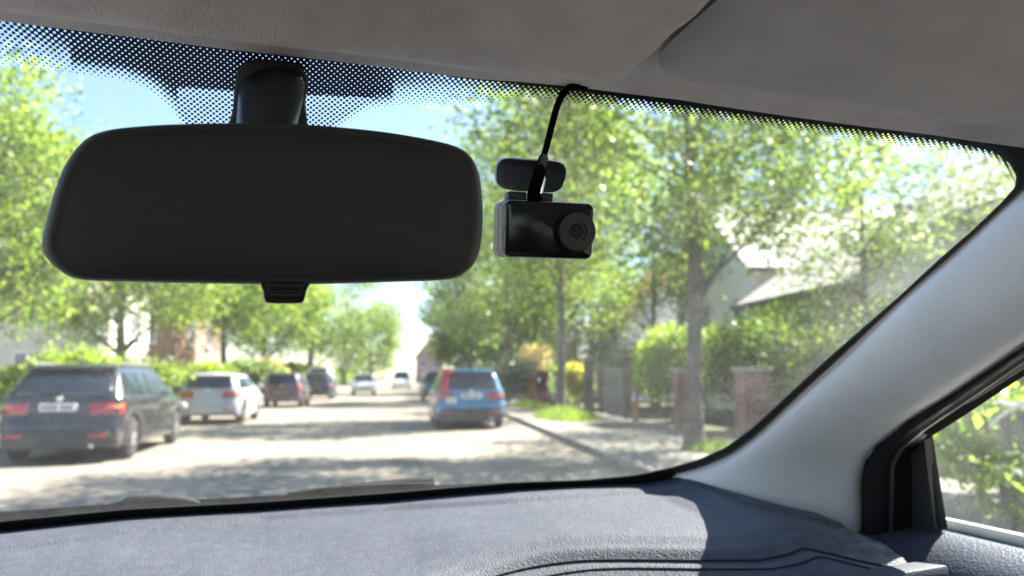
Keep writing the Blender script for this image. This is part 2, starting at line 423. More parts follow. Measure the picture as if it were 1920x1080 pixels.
MT['leaf_d'] = leaf_mat('leaf_dark_green', (0.018, 0.045, 0.02), (0.035, 0.075, 0.028), (0.06, 0.11, 0.03), 0.3)
MT['leaf_y'] = leaf_mat('leaf_yellow', (0.30, 0.29, 0.03), (0.38, 0.35, 0.03), (0.41, 0.40, 0.04), 0.6)
MT['leaf_l'] = leaf_mat('leaf_lime', (0.12, 0.20, 0.02), (0.19, 0.26, 0.025), (0.27, 0.31, 0.035))
MT['leaf_t'] = leaf_mat('leaf_tan', (0.30, 0.22, 0.12), (0.38, 0.29, 0.17), (0.45, 0.36, 0.22))
MT['leaf_w'] = leaf_mat('petal_white', (0.6, 0.62, 0.5), (0.7, 0.7, 0.62), (0.75, 0.75, 0.7))
MT['bark'] = mat('bark', (0.10, 0.085, 0.07), 0.9, 0.35, 5, 0.8, 22, col2=(0.18, 0.16, 0.135), bdist=0.02, stretch=(1, 1, 0.25))
MT['bark_d'] = mat('bark_dark', (0.09, 0.08, 0.065), 0.9, 0.3, 5, 0.7, 22, bdist=0.02, stretch=(1, 1, 0.25))

def tree(label, x, y, H, th, cr, seed, lmat, bark='bark', r0=0.2, ncl=130, lpc=110, leaf=0.13, crad=0.5, cz=None, ch=None, lean=(0, 0), group=None, droop=0.0, nlimb=26, knot=None, name='street_tree', zsquash=0.75, off=(0, 0)):
    """tapered trunk and limbs, crown of leaf clumps hung on the limbs' ends"""
    rng = np.random.default_rng(seed)
    t = thing(name, label, 'tree', (x, y, KH - 0.01 if abs(x) < 9.4 else 0), 0, group)
    cz = cz if cz is not None else (th + H) / 2; ch = ch if ch is not None else (H - th) / 2
    # clump centres: shell-biased ellipsoid broken into lobes
    lob = rng.normal(size=(9, 3)); lob /= np.linalg.norm(lob, axis=1)[:, None]
    pts = []
    while len(pts) < ncl:
        d = rng.normal(size=3); d /= np.linalg.norm(d)
        k = np.max(lob @ d)
        r = rng.uniform(0.25, 1.0) ** 0.5 * (0.72 + 0.32 * k)
        p = np.array([d[0] * cr * r + off[0] + lean[0], d[1] * cr * r + off[1] + lean[1], cz + d[2] * ch * r])
        if droop: p[2] -= droop * (np.hypot(p[0] - off[0], p[1] - off[1]) / cr) ** 2
        if p[2] < th * 0.85: continue
        pts.append(p)
    pts = np.array(pts)
    n = 26; zz = np.linspace(0, 1, n)
    top = np.array([lean[0] + off[0] * .6, lean[1] + off[1] * .6, th + (H - th) * 0.72])
    trunk = np.stack([top[0] * zz ** 1.5 + 0.05 * np.sin(zz * 7 + seed), top[1] * zz ** 1.5 + 0.05 * np.cos(zz * 6 + seed), zz * top[2]], 1)
    trunk -= trunk[0] * np.array([1, 1, 0])
    rad = r0 * (1 - 0.86 * zz) * (1 + 0.35 * np.exp(-zz * 30))
    if knot: rad = rad * (1 + 0.3 * np.exp(-((trunk[:, 2] - knot) / 0.3) ** 2))
    mb = MB(); mb.tube(trunk, rad, 12); mb.build('trunk', MT[bark], t)
    lb = MB()
    order = rng.permutation(len(pts))[:min(nlimb, len(pts))]
    for i in order:
        p = pts[i]
        h = np.clip(p[2] - rng.uniform(0.3, 1.3) - 0.35 * np.hypot(p[0], p[1]), th * 0.75, top[2] * 0.97)
        f = np.interp(h, trunk[:, 2], np.arange(n)); b0 = np.array([np.interp(h, trunk[:, 2], trunk[:, k]) for k in range(3)])
        rr = min(np.interp(f, np.arange(n), rad) * 0.42, 0.07)
        mid = lerp(b0, p, 0.5) + rng.normal(size=3) * 0.12 + np.array([0, 0, 0.18])
        path = smooth_poly([b0, mid, p], 7)
        lb.tube(path, np.linspace(rr, 0.008, 7), 5)
    lb.build('limb', MT[bark], t)
    cnt = rng.poisson(lpc, len(pts))
    C = np.repeat(pts, cnt, 0)
    C = C + rng.normal(size=C.shape) * np.array([crad, crad, crad * zsquash]) * 0.62
    if droop:
        C[:, 2] -= np.abs(rng.normal(size=len(C))) * droop * 0.25
    leaves_mesh('crown', C, leaf, rng, MT[lmat], parent=t)
    return t
def shrub(name, label, c, r, seed, lmat, n=2600, leaf=0.08, cat='shrub', group=None, lobes=6, stems=True, shell=0.35, z0=None):
    """bush: stems from the ground and leaves in several lobes"""
    rng = np.random.default_rng(seed)
    t = thing(name, label, cat, (c[0], c[1], c[2] if z0 is None else z0), 0, group)
    r = np.array(r, float)
    L = rng.normal(size=(lobes, 3)); L /= np.linalg.norm(L, axis=1)[:, None]; L[:, 2] = np.abs(L[:, 2])
    cen = L * r * 0.45 * np.array([1, 1, 0.8]); cen[:, 2] += r[2] * 0.95
    P = []
    for i in range(lobes):
        m = n // lobes
        d = rng.normal(size=(m, 3)); d /= np.linalg.norm(d, axis=1)[:, None]
        rad = (shell + (1 - shell) * rng.uniform(0, 1, (m, 1)) ** 0.6)
        wob = 1 + 0.18 * np.sin(d[:, :1] * 9 + i) * np.cos(d[:, 2:] * 8 + seed)
        P.append(cen[i] + d * rad * wob * r * np.array([0.66, 0.66, 0.62]))
    P = np.concatenate(P); P = P[P[:, 2] > 0.03]
    leaves_mesh('foliage', P, leaf, rng, MT[lmat], parent=t)
    if stems:
        mb = MB()
        for i in range(7):
            e = cen[i % lobes] + rng.normal(size=3) * 0.1
            b = np.array([rng.normal() * 0.12 * r[0], rng.normal() * 0.12 * r[1], 0.0])
            mb.tube(smooth_poly([b, lerp(b, e, .5) + rng.normal(size=3) * 0.06, e], 6), np.linspace(0.022, 0.006, 6), 5)
        mb.build('stem', MT['bark_d'], t)
    return t
def hedge(name, label, p0, p1, w, h, seed, lmat, n=7000, leaf=0.075, z=0.0, cat='hedge', bulge=0.25):
    rng = np.random.default_rng(seed)
    p0 = np.array(p0, float); p1 = np.array(p1, float); Lh = np.linalg.norm(p1 - p0); ang = math.atan2(p1[1] - p0[1], p1[0] - p0[0])
    t = thing(name, label, cat, (*(p0 + p1) / 2, z), ang)
    u = rng.uniform(-0.5, 0.5, n); face = rng.uniform(0, 1, n)
    # points near the surface of a rounded block
    th = rng.uniform(-0.12 * math.pi, 1.12 * math.pi, n)
    rr = rng.uniform(0.72, 1.03, n)
    cx = np.sign(np.cos(th)) * np.abs(np.cos(th)) ** 0.62; sz = np.sign(np.sin(th)) * np.abs(np.sin(th)) ** 0.62
    bump = 1 + bulge * 0.5 * np.sin(u * Lh * 3.1 + seed) * np.sin(sz * 5 + u * 7) + rng.normal(size=n) * 0.05
    X = u * Lh; Y = cx * w / 2 * rr * bump; Z = h * 0.5 + sz * h * 0.5 * rr * (1 + 0.4 * (bump - 1))
    Z = Z * (1 + bulge * 0.35 * np.sin(u * Lh * 1.7 + seed * 1.3) + bulge * 0.2 * np.sin(u * Lh * 4.3 + seed))
    Z = np.where(Z < 0.02, rng.uniform(0.02, h, n), Z)
    leaves_mesh('foliage', np.stack([X, Y, Z], 1), leaf, rng, MT[lmat], parent=t, up=0.2)
    mb = MB()
    for i in range(int(Lh * 4)):
        x = -Lh / 2 + (i + .5) / 4
        mb.tube([(x, 0, 0), (x + rng.normal() * .05, rng.normal() * .08, h * .45), (x + rng.normal() * .1, rng.normal() * .12, h * .85)], [0.03, 0.02, 0.008], 5)
    mb.build('stem', MT['bark_d'], t)
    return t

#TREES
# right-hand row
g = ground(1303, 842, KH)
tree('street tree with knotted trunk rising between two brick gate pillars on the right pavement', g[0], g[1], 8.6, 3.1, 3.7, 11, 'leaf_b', r0=0.165, ncl=185, lpc=175, leaf=0.13, crad=0.54, nlimb=14, lean=(-0.1, 0), group='street trees along the right pavement', off=(0.1, 0), knot=3.0)
g2 = ground(1050, 778, KH)
tree('slender straight street tree with grass round its foot, behind the blue car', g2[0], g2[1], 11.5, 3.2, 3.5, 12, 'leaf_b', nlimb=14, r0=0.16, ncl=170, lpc=120, leaf=0.155, crad=0.68, group='street trees along the right pavement')
tree('street tree above the dark rounded bush beyond the blue car', 5.0, 42, 11.5, 3.2, 4.6, 13, 'leaf_a', r0=0.2, ncl=160, lpc=110, leaf=0.21, crad=0.78, group='street trees along the right pavement')
tree('far street tree in the right row next to the end of the road', 4.6, 62, 12.0, 3.4, 4.7, 14, 'leaf_c', r0=0.2, ncl=130, lpc=90, leaf=0.26, crad=0.8, group='street trees along the right pavement')
tree('farthest street tree of the right row beside the strip of sky', 5.6, 88, 11.0, 3.2, 4.6, 15, 'leaf_d', r0=0.2, ncl=120, lpc=80, leaf=0.34, crad=0.9, group='street trees along the right pavement')
# garden trees behind the right wall
tree('garden tree with spreading dark branches in front of the white house at right', 10.8, 17.8, 8.8, 3.5, 3.6, 21, 'leaf_c', nlimb=12, r0=0.11, ncl=140, lpc=90, leaf=0.14, crad=0.65, name='garden_tree', bark='bark_d')
tree('tall garden tree behind the slender street tree on the right', 10.2, 33, 11.0, 2.6, 4.6, 22, 'leaf_b', r0=0.2, ncl=120, lpc=110, leaf=0.18, crad=0.8, name='garden_tree')
tree('garden tree filling the gap behind the tan ornamental tree', 9.6, 47, 9.5, 1.4, 4.2, 23, 'leaf_a', r0=0.2, ncl=140, lpc=90, leaf=0.30, crad=0.9, name='garden_tree')
tree('distant garden tree behind the far right hedge', 9.8, 72, 10.5, 1.4, 5.0, 24, 'leaf_c', r0=0.2, ncl=130, lpc=80, leaf=0.42, crad=1.1, name='garden_tree')
tree('farthest tree beside the pinkish brick house', 8.2, 120, 11, 1.6, 5.6, 25, 'leaf_a', r0=0.2, ncl=110, lpc=70, leaf=0.55, crad=1.3, name='garden_tree')
# left-hand row
tree('big leafy tree at the left edge of the view, above the dark estate car', -9.4, 17.0, 7.9, 2.0, 3.05, 31, 'leaf_b', r0=0.2, ncl=180, lpc=170, leaf=0.13, crad=0.6, group='trees along the left pavement')
tree('tree on the left pavement between the dark estate car and the silver hatchback', -8.6, 25.0, 8.2, 2.4, 3.5, 32, 'leaf_b', r0=0.18, ncl=140, lpc=130, leaf=0.165, crad=0.65, group='trees along the left pavement')
tree('tree with dark thin trunk behind the silver hatchback on the left', -8.1, 36.0, 9.0, 3.0, 3.6, 33, 'leaf_a', r0=0.17, ncl=130, lpc=115, leaf=0.19, crad=0.7, group='trees along the left pavement', bark='bark_d')
tree('yellowish tree behind the grey hatchback on the left', -8.6, 48.0, 9.5, 2.2, 4.0, 34, 'leaf_b', r0=0.18, ncl=120, lpc=90, leaf=0.24, crad=0.8, group='trees along the left pavement')
tree('tall weeping tree with drooping branches on the left, below the mirror tab', -8.2, 66.0, 15.0, 2.0, 7.0, 35, 'leaf_c', r0=0.3, ncl=260, lpc=100, leaf=0.26, crad=0.9, group='trees along the left pavement', droop=1.6, name='weeping_tree', bark='bark_d')
tree('rounded far tree on the left where the road meets the sky', -5.9, 112.0, 11.0, 1.6, 5.2, 36, 'leaf_a', r0=0.25, ncl=120, lpc=80, leaf=0.38, crad=1.1, group='trees along the left pavement')
# ------------------------------------------------------------------ parked and moving cars
def paint(name, col, rough=0.28, metal=0.0):
    return mat(name, col, rough, 0.05, 3, spec=0.5, coat=0.7, metal=metal)
MT['tyre'] = mat('tyre', (0.018, 0.018, 0.019), 0.85, 0.2, 30)
MT['rim'] = mat('alloy', (0.50, 0.50, 0.51), 0.35, 0.08, 20, metal=0.7)
MT['carglass'] = mat('car_glass', (0.018, 0.024, 0.032), 0.06, 0.1, 3, spec=0.7)
MT['tail'] = mat('tail_lamp_red', (0.42, 0.015, 0.012), 0.15, 0.1, 20, spec=0.6, coat=0.6)
MT['amber'] = mat('tail_lamp_amber', (0.65, 0.22, 0.08), 0.15, 0.1, 20, spec=0.6, coat=0.6)
MT['lampw'] = mat('lamp_clear', (0.7, 0.7, 0.68), 0.12, 0.1, 20, spec=0.6, coat=0.6)
MT['platew'] = mat('plate_white', (0.72, 0.72, 0.70), 0.4, 0.03, 10)
MT['platey'] = mat('plate_yellow', (0.62, 0.46, 0.10), 0.4, 0.03, 10)
MT['under'] = mat('underbody', (0.012, 0.012, 0.012), 0.9, 0.1, 10)
MT['trimgrey'] = mat('bumper_plastic', (0.045, 0.044, 0.045), 0.6, 0.1, 12)
MT['pmark'] = mat('plate_character', (0.03, 0.03, 0.035), 0.5, 0.1, 10)
MT['sticker'] = mat('pale_sticker', (0.52, 0.62, 0.55), 0.4, 0.06, 8)
MT['redpaint'] = paint('red_panel', (0.62, 0.03, 0.035))

def poly_inset(P, d):
    P = np.asarray(P, float); n = len(P); out = []
    for i in range(n):
        a = P[i] - P[i - 1]; b = P[(i + 1) % n] - P[i]
        na = np.array([-a[1], a[0]]) / (np.linalg.norm(a) + 1e-9); nb = np.array([-b[1], b[0]]) / (np.linalg.norm(b) + 1e-9)
        m = na + nb; m /= max(np.linalg.norm(m), 0.5); out.append(P[i] + m * d)
    return np.array(out)
def make_car(name, label, cat, loc, rz, pm, L=4.3, W=1.78, H=1.48, belt=0.94, rs=0.42, hood=1.15, ground_clear=0.2, platem='platew', tail='hatch', rw=0.33, bumper=None, group=None, extras=(), detail=True, plate_z=0.80, van=False, bh=0.20):
    t = thing(name, label, cat, loc, rz, group)
    rear, front = -L / 2, L / 2; hw = W / 2
    yr, yf = rear + 0.80, front - 0.84
    rw_a = rw + 0.045
    def arch(yc):
        a0 = math.asin((ground_clear + 0.02 - rw) / rw_a)
        A = np.linspace(a0, math.pi - a0, 14)
        return [(yc + rw_a * math.cos(a), rw + rw_a * math.sin(a)) for a in A]
    bot = ground_clear
    prof = [(rear + 0.10, bot + 0.06), (rear + 0.015, 0.36), (rear, 0.48), (rear + 0.005, 0.60), (rear + 0.05, 0.66), (rear + 0.06, 0.80), (rear + 0.10, belt), (rear + 0.35, belt + 0.02)]
    prof += [(front - hood - 0.1, belt + 0.01), (front - hood * 0.55, belt - 0.06), (front - 0.25, belt - 0.17), (front - 0.06, belt - 0.29), (front, 0.50), (front - 0.02, 0.34), (front - 0.12, bot + 0.02)]
    prof += arch(yf) + [(yf - rw_a - 0.06, bot), (yr + rw_a + 0.06, bot)] + arch(yr)
    prof = np.array(prof)
    area = 0.5 * np.sum(prof[:, 0] * np.roll(prof[:, 1], -1) - np.roll(prof[:, 0], -1) * prof[:, 1])
    sgn = 1 if area > 0 else -1
    def plan(y):
        q = abs(y) / (L / 2); return 1 - 0.11 * q ** 4 - (0.03 if y > 0 else 0) * q ** 2
    def sidex(y, z):
        s = plan(y)
        if z <= belt: s *= 1 - 0.05 * max(0, (0.62 - z) / 0.5) ** 2 - 0.025 * max(0, (z - 0.72) / 0.3) ** 2
        else: s *= (0.975 - 0.03) - 0.25 * ((z - belt) / (H - belt)) ** 1.2
        return s
    def bow(x, y): return 0.11 * (abs(x) / (W / 2)) ** 2.6 * float(sstep(rear + 1.1, rear + 0.1, y)) - 0.16 * (abs(x) / (W / 2)) ** 2.6 * float(sstep(front - 0.9, front - 0.1, y))
    def extrude(P, sg, xs):
        V, F = [], []; n = len(P)
        for x, ins in xs:
            Q = poly_inset(P, sg * ins)
            for (y, z) in Q: V.append((x * sidex(y, z), y + bow(x * sidex(y, z), y), z + (0.03 * (1 - (x / hw) ** 2) - 0.02 if z > H - 0.14 else 0)))
        for i in range(len(xs) - 1):
            for j in range(n):
                a = i * n + j; b = i * n + (j + 1) % n; F.append((a, b, b + n, a + n))
        F.append(tuple(range(n - 1, -1, -1))); F.append(tuple((len(xs) - 1) * n + j for j in range(n)))
        return V, F
    xs = [(-hw, .05), (-hw + .015, .022), (-hw + .06, .004), (-hw * .75, 0), (-hw * .4, 0), (0, 0), (hw * .4, 0), (hw * .75, 0), (hw - .06, .004), (hw - .015, .022), (hw, .05)]
    mb = MB(); mb.add(*extrude(prof, sgn, xs))
    wsb = front - hood + 0.02; wst = wsb - (0.72 if not van else 0.55)
    gh = [(rear + 0.09, belt - 0.05), (rear + 0.11, belt + 0.03), (rear + rs * 0.9, H - 0.10), (rear + rs + 0.04, H - 0.035), (rear + rs + 0.35, H - 0.008), ((rear + wst) / 2 + .2, H), (wst - 0.15, H - 0.02), (wst, H - 0.06), (wsb, belt + 0.0), (wsb + 0.02, belt - 0.05)]
    gh = np.array(smooth_poly(gh[1:8], 26).tolist()); gh = np.vstack([[(rear + 0.10, belt - 0.05)], gh, [(wsb, belt), (wsb + 0.02, belt - 0.05)]])
    ar = 0.5 * np.sum(gh[:, 0] * np.roll(gh[:, 1], -1) - np.roll(gh[:, 0], -1) * gh[:, 1])
    gx = [(-hw, .07), (-hw + .03, .03), (-hw + .09, .006), (-hw * .75, 0), (-hw * .4, 0), (0, 0), (hw * .4, 0), (hw * .75, 0), (hw - .09, .006), (hw - .03, .03), (hw, .07)]
    mb.add(*extrude(gh, 1 if ar > 0 else -1, gx))
    body = mb.build('body', pm, t, auto=38)
    def panel(nm, pts, off, m, par=None, thick=0.02):
        P = np.array(pts, float); nv = np.cross(P[1] - P[0], P[-1] - P[0]); nv /= np.linalg.norm(nv)
        c = P.mean(0)
        if nv @ np.array(off) < 0: nv = -nv
        A = P + nv * 0.007; B = P - nv * thick; n = len(P)
        V = list(A) + list(B); F = [tuple(range(n)), tuple(range(2 * n - 1, n - 1, -1))] + [(i, (i + 1) % n, (i + 1) % n + n, i + n) for i in range(n)]
        return mesh_obj(nm, V, F, m, par or t, smooth=False)
    def rrect(s0, s1, t0, t1, r=0.12, k=4):
        out = []
        for (cx, cy, a0) in ((s1 - r, t1 - r, 0), (s0 + r, t1 - r, 90), (s0 + r, t0 + r, 180), (s1 - r, t0 + r, 270)):
            for i in range(k + 1):
                a = R(a0 + 90 * i / k); out.append((cx + r * math.cos(a), cy + r * math.sin(a)))
        return out
    # rear window on the sloping tail
    b0 = np.array([rear + 0.12, belt + 0.045]); b1 = np.array([rear + rs * 0.88, H - 0.115])
    def tailpt(s, q):
        y, z = lerp(b0, b1, q); return np.array([s * (hw * sidex(y, z) - 0.10), y - 0.012 * math.sin(math.pi * q), z])
    def tailsheet(nm, m, dy):
        V = []
        for q in np.linspace(0, 1, 9):
            for s in np.linspace(-1, 1, 15):
                e = 1 - 0.10 * max(0, abs(q - .5) * 2 - .7) / .3
                p = tailpt(s * e, q); V.append((p[0], p[1] + bow(p[0], p[1]) + dy, p[2]))
        n0 = len(V); F = grid_faces(9, 15); V += [(x, y + 0.03, z) for x, y, z in V]
        ed = list(range(15)) + [i * 15 + 14 for i in range(1, 9)] + [8 * 15 + j for j in range(13, -1, -1)] + [i * 15 for i in range(7, 0, -1)]
        F += [(ed[i], ed[(i + 1) % len(ed)], ed[(i + 1) % len(ed)] + n0, ed[i] + n0) for i in range(len(ed))]
        return mesh_obj(nm, V, F, m, t, auto=50)
    tailsheet('rear_window', MT['carglass'], -0.012)
    wsa = np.array([wsb - 0.03, belt + 0.05]); wsc = np.array([wst + 0.05, H - 0.09])
    panel('windscreen', [np.array([s * (hw * sidex(*lerp(wsa, wsc, q)) - 0.09), *lerp(wsa, wsc, q)]) for s, q in rrect(-1, 1, 0.0, 1.0, 0.1)], (0, 1, 0.3), MT['carglass'])
    # side windows
    if not van:
        zb, zt = belt + 0.045, H - 0.13
        ym = (rear + rs + wst) / 2 + 0.06
        spans = [((rear + rs + 0.12, rear + rs + 0.30), (ym - 0.04, ym - 0.04)), ((ym + 0.04, ym + 0.04), (wsb - 0.22, wst - 0.04))]
        if tail == 'estate':
            y1 = rear + rs + 0.62
            spans = [((rear + 0.30, rear + rs + 0.10), (y1 - .03, y1 - .03)), ((y1 + .03, y1 + .03), (ym - 0.0, ym - 0.0)), ((ym + 0.07, ym + 0.07), (wsb - 0.22, wst - 0.04))]
    else:
        zb, zt = belt + 0.1, H - 0.35; spans = [((wsb - 1.0, wsb - 1.0), (wsb - 0.22, wst - 0.02))]
    for sd_ in (-1, 1):
        for (a, b) in spans:
            q = []
            for s, u in rrect(0, 1, 0, 1, 0.08, 3):
                z = lerp(zb, zt, u); y = lerp(lerp(a[0], a[1], u), lerp(b[0], b[1], u), s)
                q.append((sd_ * (hw * sidex(y, z) - 0.004), y, z))
            panel('side_window', q, (sd_, 0, 0.2), MT['carglass'])
    # wheels
    for yc in (yr, yf):
        for sd_ in (-1, 1):
            lath = [(0.0, rw * .45), (0.0, rw * .62), (0.015, rw * .66), (0.02, rw * .9), (0.05, rw), (0.16, rw), (0.19, rw * .93), (0.2, rw * .5)]
            V = []; k = 28
            for (dx, rr) in lath:
                for j in range(k):
                    a = 2 * math.pi * j / k; V.append((-dx, rr * math.cos(a), rr * math.sin(a)))
            w = mesh_obj('wheel', V, grid_faces(len(lath), k, True), MT['tyre'], t, auto=40)
            w.location = (sd_ * (hw * plan(yc) - 0.012), yc, rw); w.rotation_euler = (0, 0, 0 if sd_ > 0 else math.pi)
            m2 = MB(); V = [(-0.035, 0, 0)]
            for j in range(k):
                a = 2 * math.pi * j / k; V.append((-0.04, rw * .64 * math.cos(a), rw * .64 * math.sin(a)))
            m2.add(V, [(0, 1 + j, 1 + (j + 1) % k) for j in range(k)])
            m2.build('rim_back', MT['under'], w)
            m3 = MB()
            for j in range(5):
                a = 2 * math.pi * j / 5 + .3; ca, sa = math.cos(a), math.sin(a)
                V = [(-.012, .05 * ca - .035 * sa, .05 * sa + .035 * ca), (-.012, .05 * ca + .035 * sa, .05 * sa - .035 * ca), (-.006, rw * .63 * ca + .05 * sa, rw * .63 * sa - .05 * ca), (-.006, rw * .63 * ca - .05 * sa, rw * .63 * sa + .05 * ca)]
                V += [(x - .02, y, z) for x, y, z in V]
                m3.add(V, [(0, 1, 2, 3), (7, 6, 5, 4), (0, 4, 5, 1), (1, 5, 6, 2), (2, 6, 7, 3), (3, 7, 4, 0)])
            ring = []
            for rr, dx in ((rw * .66, -.004), (rw * .6, -.002), (rw * .58, -.03)):
                for j in range(k): a = 2 * math.pi * j / k; ring.append((dx, rr * math.cos(a), rr * math.sin(a)))
            m3.add(ring, grid_faces(3, k, True))
            hubv = [(0.0, 0, 0)] + [(-.008, .06 * math.cos(2 * math.pi * j / 12), .06 * math.sin(2 * math.pi * j / 12)) for j in range(12)]
            m3.add(hubv, [(0, 1 + j, 1 + (j + 1) % 12) for j in range(12)])
            m3.build('rim', MT['rim'], w)
    ub = bmesh.new(); add_box(ub, (0, 0, 0.36), (W - 0.42, L - 0.5, 0.26)); bm_obj('underbody', ub, MT['under'], t, smooth=False)
    # tail lamps wrap round the corners
    for sd_ in (-1, 1):
        if van or tail == 'tall':
            zl0, zl1, xi = 0.78, 1.10, 0.14
        else: zl0, zl1, xi = 0.735, 0.90, 0.40
        def lamp(nm, z0, z1, x_in, fwd, m, par):
            V = []; zs = np.linspace(z0, z1, 4); n = 9
            for iz, z in enumerate(zs):
                e = hw * sidex(rear + 0.2, z) + 0.008
                yb = np.interp(z, prof[:8, 1], prof[:8, 0])
                for k in range(n):
                    u = k / (n - 1)
                    if u < 0.6: x = lerp(e - x_in, e - 0.03, u / 0.6); y = yb - 0.014 + 0.05 * (u / 0.6) ** 3
                    else: x = e - 0.03 + 0.03 * math.sin((u - .6) / .4 * math.pi / 2); y = yb + 0.036 + fwd * ((u - 0.6) / 0.4)
                    V.append((sd_ * x, y + bow(x, y) - 0.012, z))
            N0 = len(V); V2 = [(v[0] - sd_ * 0.06, v[1] + 0.06, v[2]) for v in V]
            F = grid_faces(4, n); edge = list(range(n)) + [i * n + n - 1 for i in range(1, 4)] + [3 * n + j for j in range(n - 2, -1, -1)] + [i * n for i in (2, 1)]
            F += [(edge[i], edge[(i + 1) % len(edge)], edge[(i + 1) % len(edge)] + N0, edge[i] + N0) for i in range(len(edge))]
            return mesh_obj(nm, V + V2, F, m, par, auto=40)
        l = lamp('tail_light', zl0, zl1, xi, 0.16, MT['tail'], t)
        if detail: lamp('indicator', zl0 + (zl1 - zl0) * .55, zl1 - 0.03, xi * 0.5, 0.10, MT['amber'], l).location = (sd_ * 0.004, -0.004, 0)
        box('headlight', (sd_ * (hw * 0.80), front - 0.12, belt - 0.26), (0.30, 0.16, 0.12), MT['lampw'], t, 0.04)
        box('wing_mirror', (sd_ * (hw + 0.075), wsb - 0.32, belt + 0.09), (0.17, 0.10, 0.13), pm, t, 0.035)
        if detail:
            box('reflector', (sd_ * (hw * 0.62), rear + 0.002, 0.42), (0.24, 0.03, 0.045), MT['tail'], t, 0.008)
            for yy in ((rear + wst) / 2 + 0.2, wst - 0.05):
                box('door_handle', (sd_ * (hw * sidex(yy, 0.86) + 0.004), yy - 0.1, 0.86), (0.03, 0.17, 0.03), pm, t, 0.01)
            box('roof_rail', (sd_ * (hw * 0.70), (rear + wst) / 2 + .25, H - 0.004), (0.03, 1.7, 0.035), MT['rim'] if tail == 'estate' else MT['under'], t, 0.01)
    # bumper, plate, badge, wiper
    V = []; zs = [0.53, 0.525, 0.50, 0.52 - bh * .6, 0.52 - bh, 0.52 - bh - .02]
    for iz, z in enumerate(zs):
        for s in np.linspace(-1, 1, 21):
            e = hw * sidex(rear + 0.15, z) - 0.005; x = s * e
            V.append((x, rear + [0.06, 0.0, -0.028, -0.03, -0.005, 0.12][iz] + bow(x, rear) + 0.10 * abs(s) ** 9, z))
    n0 = len(V); F = grid_faces(6, 21); V += [(x * 0.98, y + 0.10, z) for x, y, z in V]
    ed = list(range(21)) + [i * 21 + 20 for i in range(1, 6)] + [5 * 21 + j for j in range(19, -1, -1)] + [i * 21 for i in range(4, 0, -1)]
    F += [(ed[i], ed[(i + 1) % len(ed)], ed[(i + 1) % len(ed)] + n0, ed[i] + n0) for i in range(len(ed))]
    mesh_obj('bumper', V, F, bumper or MT['trimgrey'], t, auto=50)
    pl = box('number_plate', (0, rear + 0.045, plate_z), (0.52, 0.03, 0.115), MT[platem], t, 0.006)
    if detail:
        q = bmesh.new(); add_box(q, (0, 0, 0), (0.034, 0.008, 0.07), None, 0.003, 1); cpo = None
        for k, w_ in enumerate((-.20, -.145, -.09, -.035, .06, .115, .17)):
            if cpo is None: o = cpo = bm_obj('plate_character', q, MT['pmark'], pl)
            else: o = bpy.data.objects.new('plate_character', cpo.data); COL.objects.link(o); o.parent = pl
            o.location = (w_, -0.0145, 0)
        bd = bmesh.new(); bmesh.ops.create_cone(bd, cap_ends=True, segments=20, radius1=0.038, radius2=0.034, depth=0.02); bmesh.ops.scale(bd, vec=(1.25, 1, 1), verts=bd.verts[:])
        b_ = bm_obj('badge', bd, MT['chrome'], t); b_.location = (0, rear + 0.088, belt - 0.005); b_.rotation_euler = (math.pi / 2, 0, 0)
        mid = lerp(b0, b1, 0.12)
        tube('rear_wiper', [(0, mid[0] - .02, mid[1]), (-.18, mid[0] - .022, mid[1] + .03), (-.36, mid[0] - .022, mid[1] + .05)], [.012, .009, .007], MT['under'], t, 6)
        ex = bmesh.new(); bmesh.ops.create_cone(ex, cap_ends=True, segments=14, radius1=0.035, radius2=0.035, depth=0.2)
        e_ = bm_obj('exhaust', ex, MT['rim'], t); e_.location = (hw * 0.55, rear + 0.08, 0.27); e_.rotation_euler = (math.pi / 2, 0, 0)
        sp = bmesh.new(); add_box(sp, (0, rear + rs * 0.88 + 0.02, H - 0.075), (W * 0.70, 0.16, 0.035), None, 0.012)
        bm_obj('spoiler', sp, pm, t)
        fn = bmesh.new(); add_box(fn, (0, rear + rs + 0.30, H + 0.02), (0.035, 0.16, 0.06), None, 0.012); bm_obj('antenna', fn, MT['under'], t)
    for fx in extras: fx(t, dict(L=L, W=W, H=H, rear=rear, belt=belt, hw=hw, sidex=sidex, panel=panel, prof=prof, rs=rs))
    return t

P_dark = paint('paint_dark_grey', (0.020, 0.020, 0.023), 0.25)
P_silver = mat('paint_silver', (0.44, 0.44, 0.47), 0.38, 0.05, 3, spec=0.4, coat=0.25)
P_grey = paint('paint_grey_violet', (0.10, 0.065, 0.085), 0.3, 0.1)
P_navy = paint('paint_navy', (0.02, 0.026, 0.05), 0.25)
P_blue = paint('paint_blue', (0.045, 0.21, 0.40), 0.3)
P_white = paint('paint_white', (0.72, 0.73, 0.74), 0.3)
P_black = paint('paint_black', (0.014, 0.016, 0.02), 0.25)
GRP = 'cars parked along the left kerb'
def rear_at(px, py, L, rz):
    """ground point below the middle of the rear bumper -> centre of the car"""
    g = ground(px, py); return (g[0] - math.sin(rz) * L / 2, g[1] + math.cos(rz) * L / 2, 0.0)
rz = R(3); make_car('parked_car', 'dark grey estate car with white plate parked nearest on the left', 'car', rear_at(100, 872, 4.55, rz), rz, P_dark, L=4.55, W=1.84, H=1.51, rs=0.60, tail='estate', group=GRP, belt=0.97, plate_z=0.84, bh=0.28)
rz = R(1); make_car('parked_car', 'silver hatchback parked on the left behind the dark estate car', 'car', rear_at(386, 798, 3.9, rz), rz, P_silver, L=3.9, W=1.70, H=1.40, rs=0.36, hood=0.95, group=GRP, bumper=P_silver, plate_z=0.60)
